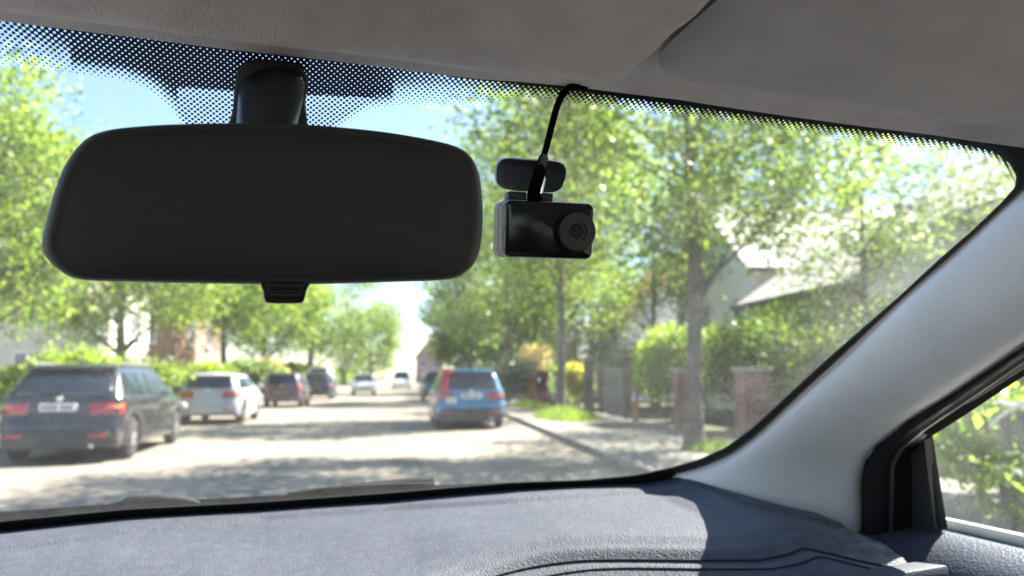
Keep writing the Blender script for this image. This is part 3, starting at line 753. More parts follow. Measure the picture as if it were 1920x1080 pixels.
rz = R(0); make_car('parked_car', 'violet grey hatchback with yellow plate parked on the left', 'car', rear_at(526, 765, 3.7, rz), rz, P_grey, L=3.7, W=1.66, H=1.47, rs=0.36, hood=0.9, group=GRP, platem='platey', bumper=P_grey, tail='tall', plate_z=0.60)
rz = R(0); make_car('parked_car', 'small navy car with yellow plate, fourth in the left row', 'car', rear_at(592, 750, 3.7, rz), rz, P_navy, L=3.7, W=1.66, H=1.52, rs=0.30, hood=0.9, group=GRP, platem='platey', bumper=P_navy, tail='tall', plate_z=0.62)
make_car('parked_van', 'white van parked beyond the navy car on the left', 'van', (-7.4 + 1.0, 58.0, 0), 0, P_white, L=4.9, W=1.9, H=1.98, belt=1.1, rs=0.14, hood=0.9, group=None, van=True, bumper=P_white, detail=False)
make_car('oncoming_car', 'small white car far off in the left half of the road', 'car', (*ground(682, 740)[:2], 0), math.pi, P_white, L=3.8, W=1.7, H=1.5, hood=1.0, bumper=P_white, detail=False)
make_car('oncoming_van', 'white people carrier far off in the middle of the road', 'van', (*ground(753, 730)[:2], 0), math.pi, P_white, L=4.6, W=1.85, H=1.85, belt=1.05, hood=1.0, bumper=P_white, detail=False)

def red_quarter(t, k):
    """red film on the left rear quarter: roof corner, tail pillar and flank"""
    hw, sx, rear, belt, H, rs = k['hw'], k['sidex'], k['rear'], k['belt'], k['H'], k['rs']
    V = []; zs = np.linspace(belt - 0.02, H - 0.10, 8); n = 4
    for z in zs:
        q = (z - belt) / (H - 0.1 - belt); y = rear + 0.075 + (rs * 0.88 - 0.05) * max(q, 0)
        e = hw * sx(y, z)
        for u in (0, .4, .8, 1.0):
            V.append((-(e - 0.15 + 0.158 * u), y - 0.012 + 0.07 * u ** 3, z))
    n0 = len(V); V2 = [(x + 0.05, y + 0.05, z) for x, y, z in V]
    mesh_obj('red_tail_panel', V + V2, grid_faces(8, 4) + [(a, a + 4, a + 4 + n0, a + n0) for a in range(0, 28, 4)] + [(a + 3, a + 7, a + 7 + n0, a + 3 + n0) for a in range(0, 28, 4)], MT['redpaint'], t)
    box('red_roof_corner', (-(hw * 0.62), rear + rs + 0.06, H - 0.075), (0.34, 0.46, 0.10), MT['redpaint'], t, 0.045)
    q = []
    for (y, z) in ((rear + 0.22, 0.52), (rear + 1.9, 0.62), (rear + 1.9, 0.90), (rear + 0.22, 0.90)):
        q.append((-(hw * sx(y, z) + 0.004), y, z))
    k['panel']('red_side_panel', q, (-1, 0, 0), MT['redpaint'])
    box('sticker', (-0.50, rear + 0.045, 0.72), (0.27, 0.035, 0.16), MT['sticker'], t, 0.01)
rz = R(1.5); make_car('parked_car', 'blue estate car with red left rear corner parked at the right kerb', 'car', rear_at(884, 806, 4.4, rz), rz, P_blue, L=4.4, W=1.80, H=1.50, rs=0.42, tail='estate', extras=(red_quarter,), plate_z=0.83, bh=0.32)
make_car('parked_car', 'dark car parked in front of the blue car, mostly hidden', 'car', (1.35, 45.5, 0), R(1), P_black, L=4.3, W=1.8, H=1.62, tail='tall', detail=False)
make_car('parked_car', 'black car farthest along the right kerb, beyond the dark car', 'car', (1.3, 53.5, 0), R(1), P_black, L=4.2, W=1.76, H=1.5, detail=False)

# ------------------------------------------------------------------ houses
MT['render'] = mat('white_render', (0.72, 0.71, 0.73), 0.85, 0.05, 1.2, 0.2, 40, bdist=0.004)
MT['render2'] = mat('cream_render', (0.66, 0.62, 0.55), 0.85, 0.06, 1.2, 0.2, 40, bdist=0.004)
MT['brickwall'] = mat('brick_wall_far', (0.36, 0.22, 0.165), 0.9, 0.2, 3, 0.3, 30, bdist=0.004)
MT['slate'] = mat('pale_slate', (0.46, 0.44, 0.41), 0.7, 0.15, 4, 0.4, 14, bdist=0.01)
MT['terra'] = mat('terracotta_tile', (0.42, 0.17, 0.09), 0.8, 0.18, 4, 0.4, 14, bdist=0.01)
MT['winglass'] = mat('window_glass', (0.10, 0.13, 0.16), 0.08, 0.2, 0.7, spec=0.7)
MT['frame'] = mat('window_frame_white', (0.75, 0.75, 0.74), 0.5, 0.03, 10)
MT['pipe'] = mat('gutter', (0.10, 0.10, 0.11), 0.5, 0.1, 10)
def house(label, x0, x1, y0, y1, he, hr, wallm, roofm, wins, axis='y', chimney=None, name='house', gable_over=0.35):
    """walls with gables, tiled roof in two slabs, windows (face, u, z, w, h) as framed panes set into the wall"""
    cx, cy = (x0 + x1) / 2, (y0 + y1) / 2
    t = thing(name, label, 'house', (cx, cy, 0)); w, d = x1 - x0, y1 - y0
    hx, hy = w / 2, d / 2
    if axis == 'y':
        V = [(-hx, -hy, 0), (hx, -hy, 0), (hx, -hy, he), (0, -hy, hr), (-hx, -hy, he), (-hx, hy, 0), (hx, hy, 0), (hx, hy, he), (0, hy, hr), (-hx, hy, he)]
    else:
        V = [(hx, -hy, 0), (hx, hy, 0), (hx, hy, he), (hx, 0, hr), (hx, -hy, he), (-hx, -hy, 0), (-hx, hy, 0), (-hx, hy, he), (-hx, 0, hr), (-hx, -hy, he)]
    F = [(0, 1, 2, 3, 4), (9, 8, 7, 6, 5), (0, 4, 9, 5), (1, 6, 7, 2), (2, 7, 8, 3), (4, 3, 8, 9)]
    mesh_obj('wall', V, F, wallm, t, smooth=False)
    half = hx if axis == 'y' else hy; ln = (hy if axis == 'y' else hx) + gable_over
    sl = math.atan2(hr - he, half); ov = 0.45
    rf = None
    for sgn in (-1, 1):
        a = np.array([0, hr + 0.02]); b = np.array([sgn * (half + ov), he - ov * math.tan(sl) + 0.02])
        n_ = np.array([math.sin(sl) * sgn, math.cos(sl)]) * 0.14
        prof = [a, b, b + n_, a + n_]
        VV = []
        for l in (-ln, ln):
            for p in prof: VV.append((p[0], l, p[1]) if axis == 'y' else (l, p[0], p[1]))
        o = mesh_obj('roof', VV, [(0, 1, 2, 3), (7, 6, 5, 4), (0, 4, 5, 1), (1, 5, 6, 2), (2, 6, 7, 3), (3, 7, 4, 0)], roofm, t, smooth=False)
        # tile courses
        rows = max(6, int(np.linalg.norm(b - a) / 0.32)); cm = MB()
        for i in range(rows):
            p = lerp(a, b, (i + 1) / rows) + n_ * 1.0; q = lerp(a, b, i / rows) + n_
            pp = p + n_ * 0.22
            c = [(q[0], -ln, q[1]), (pp[0], -ln, pp[1]), (pp[0], ln, pp[1]), (q[0], ln, q[1])] if axis == 'y' else [(-ln, q[0], q[1]), (-ln, pp[0], pp[1]), (ln, pp[0], pp[1]), (ln, q[0], q[1])]
            d_ = [(p[0], -ln, p[1]), (p[0], ln, p[1])] if axis == 'y' else [(-ln, p[0], p[1]), (ln, p[0], p[1])]
            cm.add(c + d_, [(0, 1, 2, 3), (1, 4, 5, 2)])
        cm.build('tile_course', roofm, o, smooth=False)
        e = b + np.array([sgn * 0.06, 0.02]); gp = [(e[0], -ln, e[1]), (e[0], ln, e[1])] if axis == 'y' else [(-ln, e[0], e[1]), (ln, e[0], e[1])]
        tube('gutter', gp, 0.06, MT['pipe'], o, 6)
        if chimney and sgn == -1: box('chimney', (chimney[0], chimney[1], hr + chimney[2] / 2 - 0.4), (0.9, 0.7, chimney[2] + 0.8), MT['brickwall'], o, 0.03)
    for (face, u, z, ww, hh) in wins:
        fr = MB(); 
        def P(du, dz, dep):
            if face == 'S': return (u + du, -hy - dep, z + dz)
            if face == 'W': return (-hx - dep, u + du, z + dz)
            return (hx + dep, u + du, z + dz)
        for (a0, a1, b0, b1) in ((-ww / 2, ww / 2, -hh / 2, -hh / 2 + .09), (-ww / 2, ww / 2, hh / 2 - .09, hh / 2), (-ww / 2, -ww / 2 + .09, -hh / 2 + .09, hh / 2 - .09), (ww / 2 - .09, ww / 2, -hh / 2 + .09, hh / 2 - .09), (-.04, .04, -hh / 2 + .09, hh / 2 - .09)):
            V = [P(a, b, dp) for dp in (-0.03, 0.05) for (a, b) in ((a0, b0), (a1, b0), (a1, b1), (a0, b1))]
            fr.add(V, [(0, 1, 2, 3), (7, 6, 5, 4), (0, 4, 5, 1), (1, 5, 6, 2), (2, 6, 7, 3), (3, 7, 4, 0)])
        f = fr.build('window', MT['frame'], t, smooth=False)
        for s in (-1, 1):
            xa, xb = (-ww / 2 + .09, -.04) if s < 0 else (.04, ww / 2 - .09)
            V = [P(a, b, dp) for dp in (-0.01, 0.015) for (a, b) in ((xa, -hh / 2 + .09), (xb, -hh / 2 + .09), (xb, hh / 2 - .09), (xa, hh / 2 - .09))]
            mesh_obj('pane', V, [(0, 1, 2, 3), (7, 6, 5, 4), (0, 4, 5, 1), (1, 5, 6, 2), (2, 6, 7, 3), (3, 7, 4, 0)], MT['winglass'], f, smooth=False)
        V = [P(a, b, dp) for dp in (0.0, 0.12) for (a, b) in ((-ww / 2 - .08, -hh / 2 - .08), (ww / 2 + .08, -hh / 2 - .08), (ww / 2 + .08, -hh / 2 - .01), (-ww / 2 - .08, -hh / 2 - .01))]
        mesh_obj('sill', V, [(0, 1, 2, 3), (7, 6, 5, 4), (0, 4, 5, 1), (1, 5, 6, 2), (2, 6, 7, 3), (3, 7, 4, 0)], MT['frame'], f, smooth=False)
    return t
house('white rendered house with pale grey roof behind the right-hand garden shrubs', 12.2, 21.5, 27.6, 36.0, 5.4, 8.4, MT['render'], MT['slate'],
      [('W', -3.2, 3.6, 1.2, 1.4), ('W', 0.4, 3.6, 1.2, 1.4), ('W', 3.4, 3.6, 1.2, 1.4), ('S', -2.6, 3.6, 1.3, 1.5), ('S', 1.6, 3.6, 1.3, 1.5), ('S', -2.6, 1.3, 1.3, 1.4)], axis='x', chimney=(2.0, 0.4, 1.4))
house('low pale garage with shallow beige roof at the right, close behind the shrubs', 11.6, 17.0, 19.5, 26.5, 3.9, 5.6, MT['render2'], MT['slate'], [('W', 0, 1.9, 1.4, 1.1), ('S', 0, 1.9, 1.6, 1.1)], axis='y', name='garage')
house('tall white house rising behind the garage roof beside the windscreen pillar', 18.5, 27.5, 19.0, 30.0, 7.0, 10.0, MT['render'], MT['slate'],
      [('W', -3, 5.4, 1.2, 1.5), ('W', 1, 5.4, 1.2, 1.5), ('S', -2, 5.4, 1.2, 1.5)], axis='y')
house('white house with terracotta roof further down the right side', 11.5, 20.5, 42.0, 52.0, 4.6, 8.4, MT['render'], MT['terra'],
      [('S', -2.4, 3.4, 1.3, 1.4), ('S', 1.6, 3.4, 1.3, 1.4), ('W', -2.5, 3.4, 1.2, 1.4), ('W', 2.5, 3.4, 1.2, 1.4)], axis='y', chimney=(1.5, 0, 1.4))
house('white house half hidden by the trees at the far left', -24, -14, 18.0, 28.0, 5.2, 8.4, MT['render'], MT['slate'],
      [('E', -3, 3.7, 1.3, 1.4), ('E', 0, 3.7, 1.3, 1.4), ('E', 3, 3.7, 1.3, 1.4), ('S', 2.5, 3.6, 1.3, 1.4), ('E', 1.5, 1.4, 1.3, 1.4)], axis='x')
house('cream house with white bay glimpsed between the left-hand trees', -22, -13.2, 34, 42, 5.4, 8.6, MT['render2'], MT['slate'],
      [('S', 2.6, 3.9, 1.3, 1.5), ('S', 2.6, 1.5, 1.6, 1.6), ('E', -2, 3.8, 1.3, 1.4), ('E', 2, 3.8, 1.3, 1.4)], axis='x')
house('red brick house glimpsed behind the trees in the left middle distance', -22, -13.0, 46, 56, 5.4, 8.8, MT['brickwall'], MT['terra'],
      [('S', 2.8, 3.9, 1.3, 1.5), ('S', 2.8, 1.5, 1.5, 1.6), ('E', -2, 3.8, 1.3, 1.4), ('E', 2, 3.8, 1.3, 1.4)], axis='x', chimney=(2, 0, 1.4))
house('pinkish brick house closing the far end of the street', 0.6, 6.2, 165, 176, 5.4, 9.0, mat('pink_brick', (0.42, 0.28, 0.24), 0.9, 0.1, 2), MT['terra'],
      [('S', -1.4, 3.9, 1.3, 1.5), ('S', 1.4, 3.9, 1.3, 1.5), ('S', -1.4, 1.4, 1.5, 1.5)], axis='y', chimney=(1, 0, 1.4))

# ------------------------------------------------------------------ garden walls, gates, hedges, shrubs
MT['brick'] = mat('brick', (0.30, 0.155, 0.12), 0.9, 0.25, 9, 0.4, 60, bdist=0.003)
MT['mortar'] = mat('mortar', (0.32, 0.29, 0.26), 0.95, 0.12, 20, 0.3, 80, bdist=0.002)
MT['cap'] = mat('coping_stone', (0.40, 0.36, 0.33), 0.85, 0.15, 8, 0.3, 40, bdist=0.003)
MT['wood'] = mat('weathered_wood', (0.10, 0.085, 0.075), 0.85, 0.3, 6, 0.5, 25, bdist=0.003, stretch=(6, 6, 0.6))
MT['woodpale'] = mat('silvery_wood', (0.20, 0.185, 0.165), 0.85, 0.25, 6, 0.5, 25, bdist=0.003, stretch=(6, 6, 0.6))
MT['orange'] = mat('orange_brick', (0.44, 0.17, 0.08), 0.85, 0.15, 6, 0.3, 40, bdist=0.003)
MT['redwood'] = mat('dark_red_paint', (0.22, 0.045, 0.055), 0.6, 0.12, 6)
MT['whitemetal'] = mat('white_metal', (0.75, 0.75, 0.74), 0.45, 0.04, 10)
bb = bmesh.new(); add_box(bb, (0, 0, 0), (0.215, 0.10, 0.065), None, 0.006, 1)
brick_proto = bm_obj('brick', bb, MT['brick']); _bused = [False]
def brick_pillar(label, x, y, w, h, rot=0.0):
    """core of mortar, every brick laid on it, stone cap"""
    t = thing('brick_pillar', label, 'gate pillar', (x, y, KH - 0.006), rot, 'brick gate pillars on the right')
    c = bmesh.new(); add_box(c, (0, 0, h / 2), (w - 0.024, w - 0.024, h)); bm_obj('core', c, MT['mortar'], t, smooth=False)
    rr = random.Random(int(x * 100)); rows = int(h / 0.075); n = 2
    for i in range(rows):
        z = 0.04 + i * 0.075
        for side in range(4):
            for j in range(n):
                u = -w / 2 + (w - 0.10) * (j + 0.5) / n + (0.0 if i % 2 else 0.10)
                sc = (w - 0.10) / n / 0.225
                a = side * math.pi / 2
                lx, ly = u, -w / 2 + 0.05
                px_, py_ = lx * math.cos(a) - ly * math.sin(a), lx * math.sin(a) + ly * math.cos(a)
                if not _bused[0]: b = brick_proto; _bused[0] = True
                else: b = bpy.data.objects.new('brick', brick_proto.data); COL.objects.link(b)
                b.parent = t; b.location = (px_, py_, z); b.scale = (sc, 1, 1); b.rotation_euler = (0, 0, a + rr.uniform(-.012, .012))
    cp = bmesh.new(); add_box(cp, (0, 0, h + 0.03), (w + 0.10, w + 0.10, 0.08), None, 0.02)
    top = bm_obj('cap', cp, MT['cap'], t)
    return t
gp = at_y(1410, 700, 15.4)
brick_pillar('stout brick gate pillar with stone cap just right of the knotted tree trunk', gp[0], 15.4, 0.56, 1.30)
gp2 = at_y(1279, 700, 18.2)
brick_pillar('narrow brick gate pillar partly hidden behind the knotted tree trunk', gp2[0], 18.2, 0.36, 1.32)
def post(name, label, x, y, w, h, m, cat, cap=None, z=KH - 0.006):
    t = thing(name, label, cat, (x, y, z))
    b = bmesh.new(); add_box(b, (0, 0, h / 2), (w, w, h), None, 0.012); bm_obj('shaft', b, m, t)
    b = bmesh.new(); add_box(b, (0, 0, h + 0.03), (w + .06, w + .06, 0.06), None, 0.015); bm_obj('cap', b, cap or m, t)
    return t
# timber gate and fence between the yellow shrub and the ivy hedge
xa = at_y(1104, 740, 25.6)[0]; xb = at_y(1176, 740, 22.0)[0]
def slat_panel(name, label, p0, p1, h, m, cat, n, z=KH):
    p0 = np.array(p0); p1 = np.array(p1); L = np.linalg.norm(p1 - p0); ang = math.atan2(p1[1] - p0[1], p1[0] - p0[0])
    t = thing(name, label, cat, (*(p0 + p1) / 2, z - 0.004), ang)
    w = L / n; bm = bmesh.new(); add_box(bm, (0, 0, 0), (w * 0.9, 0.022, h), None, 0.004, 1); pr = None
    rr = random.Random(5)
    for i in range(n):
        if pr is None: o = pr = bm_obj('slat', bm, m, t)
        else: o = bpy.data.objects.new('slat', pr.data); COL.objects.link(o); o.parent = t
        o.location = (-L / 2 + w * (i + .5), rr.uniform(-.003, .003), h / 2 + 0.03 + rr.uniform(-.015, .015))
    for zz in (0.3, h - 0.25):
        box('rail', (0, 0.03, zz), (L, 0.04, 0.08), m, t, 0.005)
    return t
slat_panel('garden_gate', 'dark timber gate beside the yellow shrub, standing next to the pale fence', (xa + .25, 25.3), (lerp(xa, xb, .38), 24.1), 1.55, MT['wood'], 'gate', 9)
slat_panel('timber_fence', 'weathered pale timber fence between the dark gate and the tall ivy hedge', (lerp(xa, xb, .42), 23.9), (xb - .1, 22.2), 1.42, MT['woodpale'], 'fence', 13)
post('gate_post', 'thick dark wooden post at the left end of the timber gate', xa, 25.6, 0.30, 1.72, MT['wood'], 'post')
post('gate_post', 'dark wooden post where the pale fence meets the ivy hedge', xb, 22.0, 0.22, 1.72, MT['wood'], 'post')
post('brick_post', 'orange brick gatepost at the far pavement, behind the blue car', at_y(996, 740, 32.5)[0], 32.5, 0.42, 1.25, MT['orange'], 'gate pillar')
slat_panel('garden_gate', 'dark red painted gate just left of the slender tree trunk', (at_y(1008, 740, 33.0)[0], 33.0), (at_y(1046, 740, 31.6)[0], 31.6), 1.4, MT['redwood'], 'gate', 8)
# orange ball finial on a short post
fx = at_y(1189, 780, 21.3)[0]
t = thing('garden_post', 'small post with an orange ball on top at the foot of the ivy hedge', 'post', (fx, 21.2, KH - .006))
b = bmesh.new(); add_box(b, (0, 0, .17), (.14, .14, .34), None, .01); bm_obj('shaft', b, mat('tan_stone', (.36, .27, .16), .8), t)
b = bmesh.new(); bmesh.ops.create_icosphere(b, subdivisions=3, radius=.11); o = bm_obj('ball', b, mat('orange_ball', (.5, .22, .08), .5), t); o.location = (0, 0, .43)
# hedges
hx0 = at_y(1185, 740, 21.0); hx1 = at_y(1262, 740, 18.6)
shrub('ivy_hedge', 'tall bright green ivy hedge between the timber fence and the narrow brick pillar', ((hx0[0] + hx1[0]) / 2 + 0.55, 20.2, KH - .01), (0.8, 1.8, 1.42), 41, 'leaf_l', n=11000, leaf=0.12, cat='hedge', lobes=11)
shrub('ivy_hedge', 'dense dark hedge filling the gap behind the knotted tree trunk', (7.6, 17.4, 0), (1.0, 1.9, 1.5), 42, 'leaf_a', n=9500, leaf=0.11, cat='hedge', lobes=9)
hedge('laurel_hedge', 'shadowy green hedge right of the stout brick pillar', (8.1, 14.9), (7.9, 9.9), 1.1, 1.75, 43, 'leaf_c', n=11000, leaf=0.11)
shrub('round_bush', 'large rounded light green bush in front of the white house', (9.8, 18.6, 0), (1.9, 1.5, 2.0), 51, 'leaf_a', n=7000, leaf=0.12)
shrub('round_bush', 'tall leafy bush beside the windscreen pillar, in front of the pale garage', (9.7, 14.6, 0), (1.7, 1.5, 1.65), 52, 'leaf_c', n=6500, leaf=0.12)
shrub('lime_shrub', 'lime green shrub catching the sun over the brick pillar hedge', (8.2, 15.2, 0), (0.9, 0.9, 1.25), 53, 'leaf_l', n=2600, leaf=0.12)
shrub('yellow_shrub', 'bright yellow shrub between the slender tree and the timber gate', (at_y(1083, 740, 26.2)[0], 26.2, KH - .01), (0.55, 0.55, 0.92), 54, 'leaf_y', n=3000, leaf=0.12)
dk = at_y(962, 740, 31.0)
shrub('dark_bush', 'large dark green rounded bush to the right of the blue car', (dk[0], 33.0, KH - .01), (1.45, 1.2, 1.12), 55, 'leaf_d', n=6500, leaf=0.13)
tn = at_y(1026, 690, 30.5)
tree('small tan coloured ornamental tree left of the slender trunk', tn[0], 33.5, 2.6, 1.2, 0.62, 56, 'leaf_t', r0=0.06, ncl=22, lpc=70, leaf=0.13, crad=0.32, name='ornamental_tree')
shrub('garden_bush', 'grey green bush behind the dark timber gate', (8.4, 29.5, 0), (1.5, 1.3, 1.45), 57, 'leaf_c', n=4500, leaf=0.15)
shrub('garden_bush', 'deep green conifer-like bush behind the ivy hedge', (9.6, 26.0, 0), (1.2, 1.2, 1.7), 58, 'leaf_d', n=4500, leaf=0.14)
shrub('garden_bush', 'pale sunny bush in front of the terracotta-roofed house', (8.6, 22.8, 0), (1.0, 1.0, 1.5), 59, 'leaf_b', n=3500, leaf=0.14)
# left gardens
shrub('lime_shrub', 'lime green rounded shrub behind the roof of the dark estate car', (*at_y(140, 690, 19.5)[:2], KH - .02), (1.2, 1.0, 1.08), 61, 'leaf_l', n=4500, leaf=0.12)
shrub('garden_bush', 'olive bush between the dark estate car and the silver hatchback', (*at_y(262, 690, 23.0)[:2], KH - .02), (1.5, 1.2, 1.05), 62, 'leaf_b', n=5000, leaf=0.13)
shrub('lime_shrub', 'low lime hedge shrub directly behind the silver hatchback', (*at_y(368, 700, 30.0)[:2], KH - .02), (1.5, 1.1, 0.98), 63, 'leaf_l', n=4200, leaf=0.15)
shrub('garden_bush', 'green bush behind the violet grey hatchback', (*at_y(470, 700, 40.0)[:2], KH - .02), (2.0, 1.5, 1.1), 64, 'leaf_c', n=4000, leaf=0.2)
shrub('russet_bush', 'reddish brown bush above the violet grey hatchback', (*at_y(505, 690, 45.0)[:2], KH - .02), (1.3, 1.2, 1.15), 65, 'leaf_t', n=2400, leaf=0.2)
hedge('garden_hedge', 'long clipped hedge along the back of the left pavement', (-10.2, 10), (-10.2, 62), 1.1, 1.5, 66, 'leaf_a', n=20000, leaf=0.2)
hedge('garden_hedge', 'long garden hedge in the distance on the right, behind the pavement', (7.0, 36), (7.0, 150), 1.2, 1.7, 67, 'leaf_a', n=16000, leaf=0.24)
hedge('garden_hedge', 'distant hedge at the left beyond the white van', (-10.0, 64), (-10.0, 140), 1.4, 2.2, 68, 'leaf_b', n=14000, leaf=0.4)
# white flowers by the slender tree
for i, (px, py, Yf, rr_, hh) in enumerate(((1036, 735, 29.0, .22, .75), (1068, 742, 27.5, .2, .62), (1078, 765, 26.6, .18, .42))):
    p = at_y(px, py, Yf)
    shrub('flowering_plant', ['tall white flowering plant left of the slender trunk', 'white flowering plant touching the right of the slender trunk', 'low white flowers at the edge of the grass patch'][i], (p[0], Yf, KH - .01), (rr_, rr_, hh), 70 + i, 'leaf_w', n=260, leaf=0.10, cat='flowers', group='white flowers by the slender tree')
# grass
def grass(name, label, c, rx, ry, n, h, seed, m='leaf_l', z=KH):
    rng = np.random.default_rng(seed); V = []; F = []
    th = rng.uniform(0, 2 * math.pi, n); rr = np.sqrt(rng.uniform(0, 1, n))
    X = c[0] + rx * rr * np.cos(th); Y = c[1] + ry * rr * np.sin(th)
    H_ = h * rng.uniform(0.4, 1.2, n) * (1.15 - 0.7 * rr)
    for i in range(n):
        a = rng.uniform(0, math.pi); w = 0.012; dx, dy = w * math.cos(a), w * math.sin(a); lx, ly = rng.normal(size=2) * 0.25 * H_[i]
        k = len(V); V += [(X[i] - dx, Y[i] - dy, z - .01), (X[i] + dx, Y[i] + dy, z - .01), (X[i] + lx, Y[i] + ly, z + H_[i])]; F.append((k, k + 1, k + 2))
    o = mesh_obj(name, V, F, MT[m], smooth=False); tag(o, label, 'grass', kind='stuff'); return o
grass('grass', 'patch of long bright grass round the foot of the slender tree', (g2[0] - 0.15, g2[1] - 1.6), 0.85, 2.4, 3600, 0.36, 81, 'leaf_b')
grass('grass', 'tuft of grass at the foot of the knotted tree', (g[0] + 0.25, g[1] - 0.3), 0.5, 0.6, 1600, 0.22, 82, 'leaf_a')
grass('grass', 'weedy verge beside the blue car under the dark bush', (4.6, 31.5), 0.7, 2.2, 1800, 0.34, 83, 'leaf_b')
# things glimpsed through the side window
p = at_y(1830, 850, 8.4)
shrub('broad_leaved_plant', 'broad leaved pale plant seen through the side window', (4.75, 5.9, KH - .01), (0.7, 0.7, 0.62), 91, 'leaf_l', n=900, leaf=0.15)
shrub('garden_bush', 'dense green garden bush behind the rail in the side window', (6.9, 7.6, 0.0), (1.6, 1.5, 1.35), 92, 'leaf_c', n=6000, leaf=0.12)
shrub('garden_bush', 'dark bush filling the bottom of the side window', (4.5, 4.9, KH - .01), (0.75, 0.75, 0.42), 93, 'leaf_a', n=2200, leaf=0.1)
r0_ = at_y(1890, 800, 5.3)
rl = thing('white_rail', 'white tubular garden rail with dark posts seen in the side window', 'rail', (r0_[0], r0_[1], 0.1))
def rel(px, py, Y): q = at_y(px, py, Y); return (q[0] - r0_[0], q[1] - r0_[1], q[2] - 0.1)
tube('handrail', smooth_poly([rel(1858, 800, 5.5), rel(1875, 782, 5.4), rel(1925, 752, 5.0), rel(2000, 715, 4.6)], 12), 0.017, MT['whitemetal'], rl, 8)
tube('handrail', smooth_poly([rel(1872, 752, 5.4), rel(1890, 758, 5.3), rel(1950, 765, 5.0)], 8), 0.014, MT['whitemetal'], rl, 8)
for px, Y in ((1884, 5.42), (1915, 5.15)):
    q = rel(px, 770, Y)
    box('rail_post', (q[0], q[1], q[2] / 2), (0.06, 0.06, q[2]), MT['wood'], rl, 0.006)
# ------------------------------------------------------------------ our own car: interior round the camera
OWN = thing('car', 'interior of the car the view is taken from, grey trim and blue-grey dashboard', 'car', (0, 0, 0), CAR_H)
def own(o):
    o.parent = OWN; o.location = (0, 0, CAM[2]); return o
def proj(p):
    w = k_r * p[0] + k_f * p[1] + np.array([0, 0, p[2]])
    d = w @ c_f; return 960 + FPX * (w @ c_r) / d, 540 - FPX * (w @ c_u) / d
HEAD = [(0, 33), (133, 50), (277, 67), (433, 88), (633, 110), (773, 127), (893, 143), (973, 148), (1073, 157), (1273, 182), (1513, 218), (1747, 248), (1920, 273), (2000, 286)]
BASE = [(0, 992), (240, 967), (480, 953), (720, 936), (960, 915), (1102, 908), (1197, 903), (1240, 895), (1267, 887)]
def table(line):
    P = np.array([on_glass(*q) for q in line])
    right = P[P[:, 0] > 0.02]; left = P[P[:, 0] <= 0.02]
    xl = left[:, 0].min()
    mir = right[right[:, 0] > -xl + 0.06] * np.array([-1, 1, 1])
    Q = np.vstack([mir, left, right]); return Q[np.argsort(Q[:, 0])]
TH, TB = table(HEAD), table(BASE)
TB = np.vstack([[(-0.75, 0, -0.185), (-0.45, 0, -0.19)], TB[TB[:, 0] > -0.35]])
zH = lambda x: np.interp(x, TH[:, 0], TH[:, 2]) - 0.35 * np.maximum(np.abs(x) - 0.66, 0)
zB = lambda x: np.interp(x, TB[:, 0], TB[:, 2])
yH = lambda x: glass_y(x, zH(x))
yB = lambda x: glass_y(x, zB(x))

EDGE = [(1262, 877), (1312, 863), (1362, 841), (1412, 805), (1463, 758), (1515, 710), (1569, 661), (1686, 560), (1766, 486), (1831, 430), (1884, 379), (1908, 352), (1911, 329), (1902, 302), (1884, 284), (1855, 272)]
PA = [(1255, 902), (1270, 889), (1321, 874), (1373, 851), (1424, 815), (1475, 768), (1526, 721), (1580, 672), (1698, 560), (1778, 489), (1837, 435), (1884, 391), (1914, 364), (1965, 312), (2010, 268)]
PB = [(1616, 1015), (1616, 979), (1615, 907), (1623, 868), (1644, 837), (1702, 791), (1789, 738), (1920, 651), (2060, 556), (2200, 462)]

# windscreen glass: curved sheet 5 mm thick, with the dust it carries
nx, nz_ = 120, 60
xs_ = np.linspace(-0.72, 0.72, nx); V = []; dust = []
edge_px = resample(EDGE, 120)
for j in range(nz_):
    for x in xs_:
        z0, z1 = zB(x) - 0.012, zH(x) + 0.02
        z = lerp(z0, z1, j / (nz_ - 1)); p = np.array([x, glass_y(x, z), z]); V.append(p)
        d_e = abs(x) - np.interp(z, [-0.15, 0.22], [0.60, 0.58])
        u = j / (nz_ - 1)
        side = float(np.exp(np.minimum(d_e, 0) / 0.13)); low = float(np.exp(-u / 0.10)); top = float(np.exp(-(1 - u) / 0.12))
        dust.append(0.036 + 0.040 * side + 0.025 * low + 0.012 * top + 0.07 * side * (top + low * .8))
gm = glass_material('windscreen_glass')
ws = mesh_obj('windscreen', V, grid_faces(nz_, nx), gm); own(ws)
a_ = ws.data.attributes.new('dust', 'FLOAT', 'POINT'); a_.data.foreach_set('value', np.array(dust, np.float32))

# enamel dot print along the top edge
topx = [q[0] for q in HEAD]; topy = [q[1] for q in HEAD]
BOT = [(-60, 112), (0, 122), (60, 130), (150, 140), (230, 150), (268, 163), (298, 182), (322, 208), (345, 238), (372, 262), (600, 262), (642, 236), (660, 222), (690, 206), (740, 198), (840, 199), (907, 194), (973, 184), (1040, 188), (1107, 200), (1273, 219), (1380, 232), (1480, 245), (1580, 259), (1680, 272), (1780, 281), (1847, 294), (1880, 312), (1900, 345), (1914, 400)]
SOL = [(-60, 3), (600, 3), (760, 5), (900, 7), (1000, 9), (1073, 12), (1280, 14), (1513, 12), (1650, 12), (1780, 13), (1863, 18), (1907, 45), (1930, 120)]
DMX = [(-60, 0.40), (0, 0.45), (60, 0.58), (130, 0.74), (300, 0.85), (700, 0.85), (770, 0.66), (830, 0.55), (900, 0.58), (1000, 0.72), (1100, 0.72), (1930, 0.72)]
def ip(T, x): return float(np.interp(x, [q[0] for q in T], [q[1] for q in T]))
cols = np.arange(-60, 1925, 5.0); nr = 44
V, dens, uvm = [], [], []
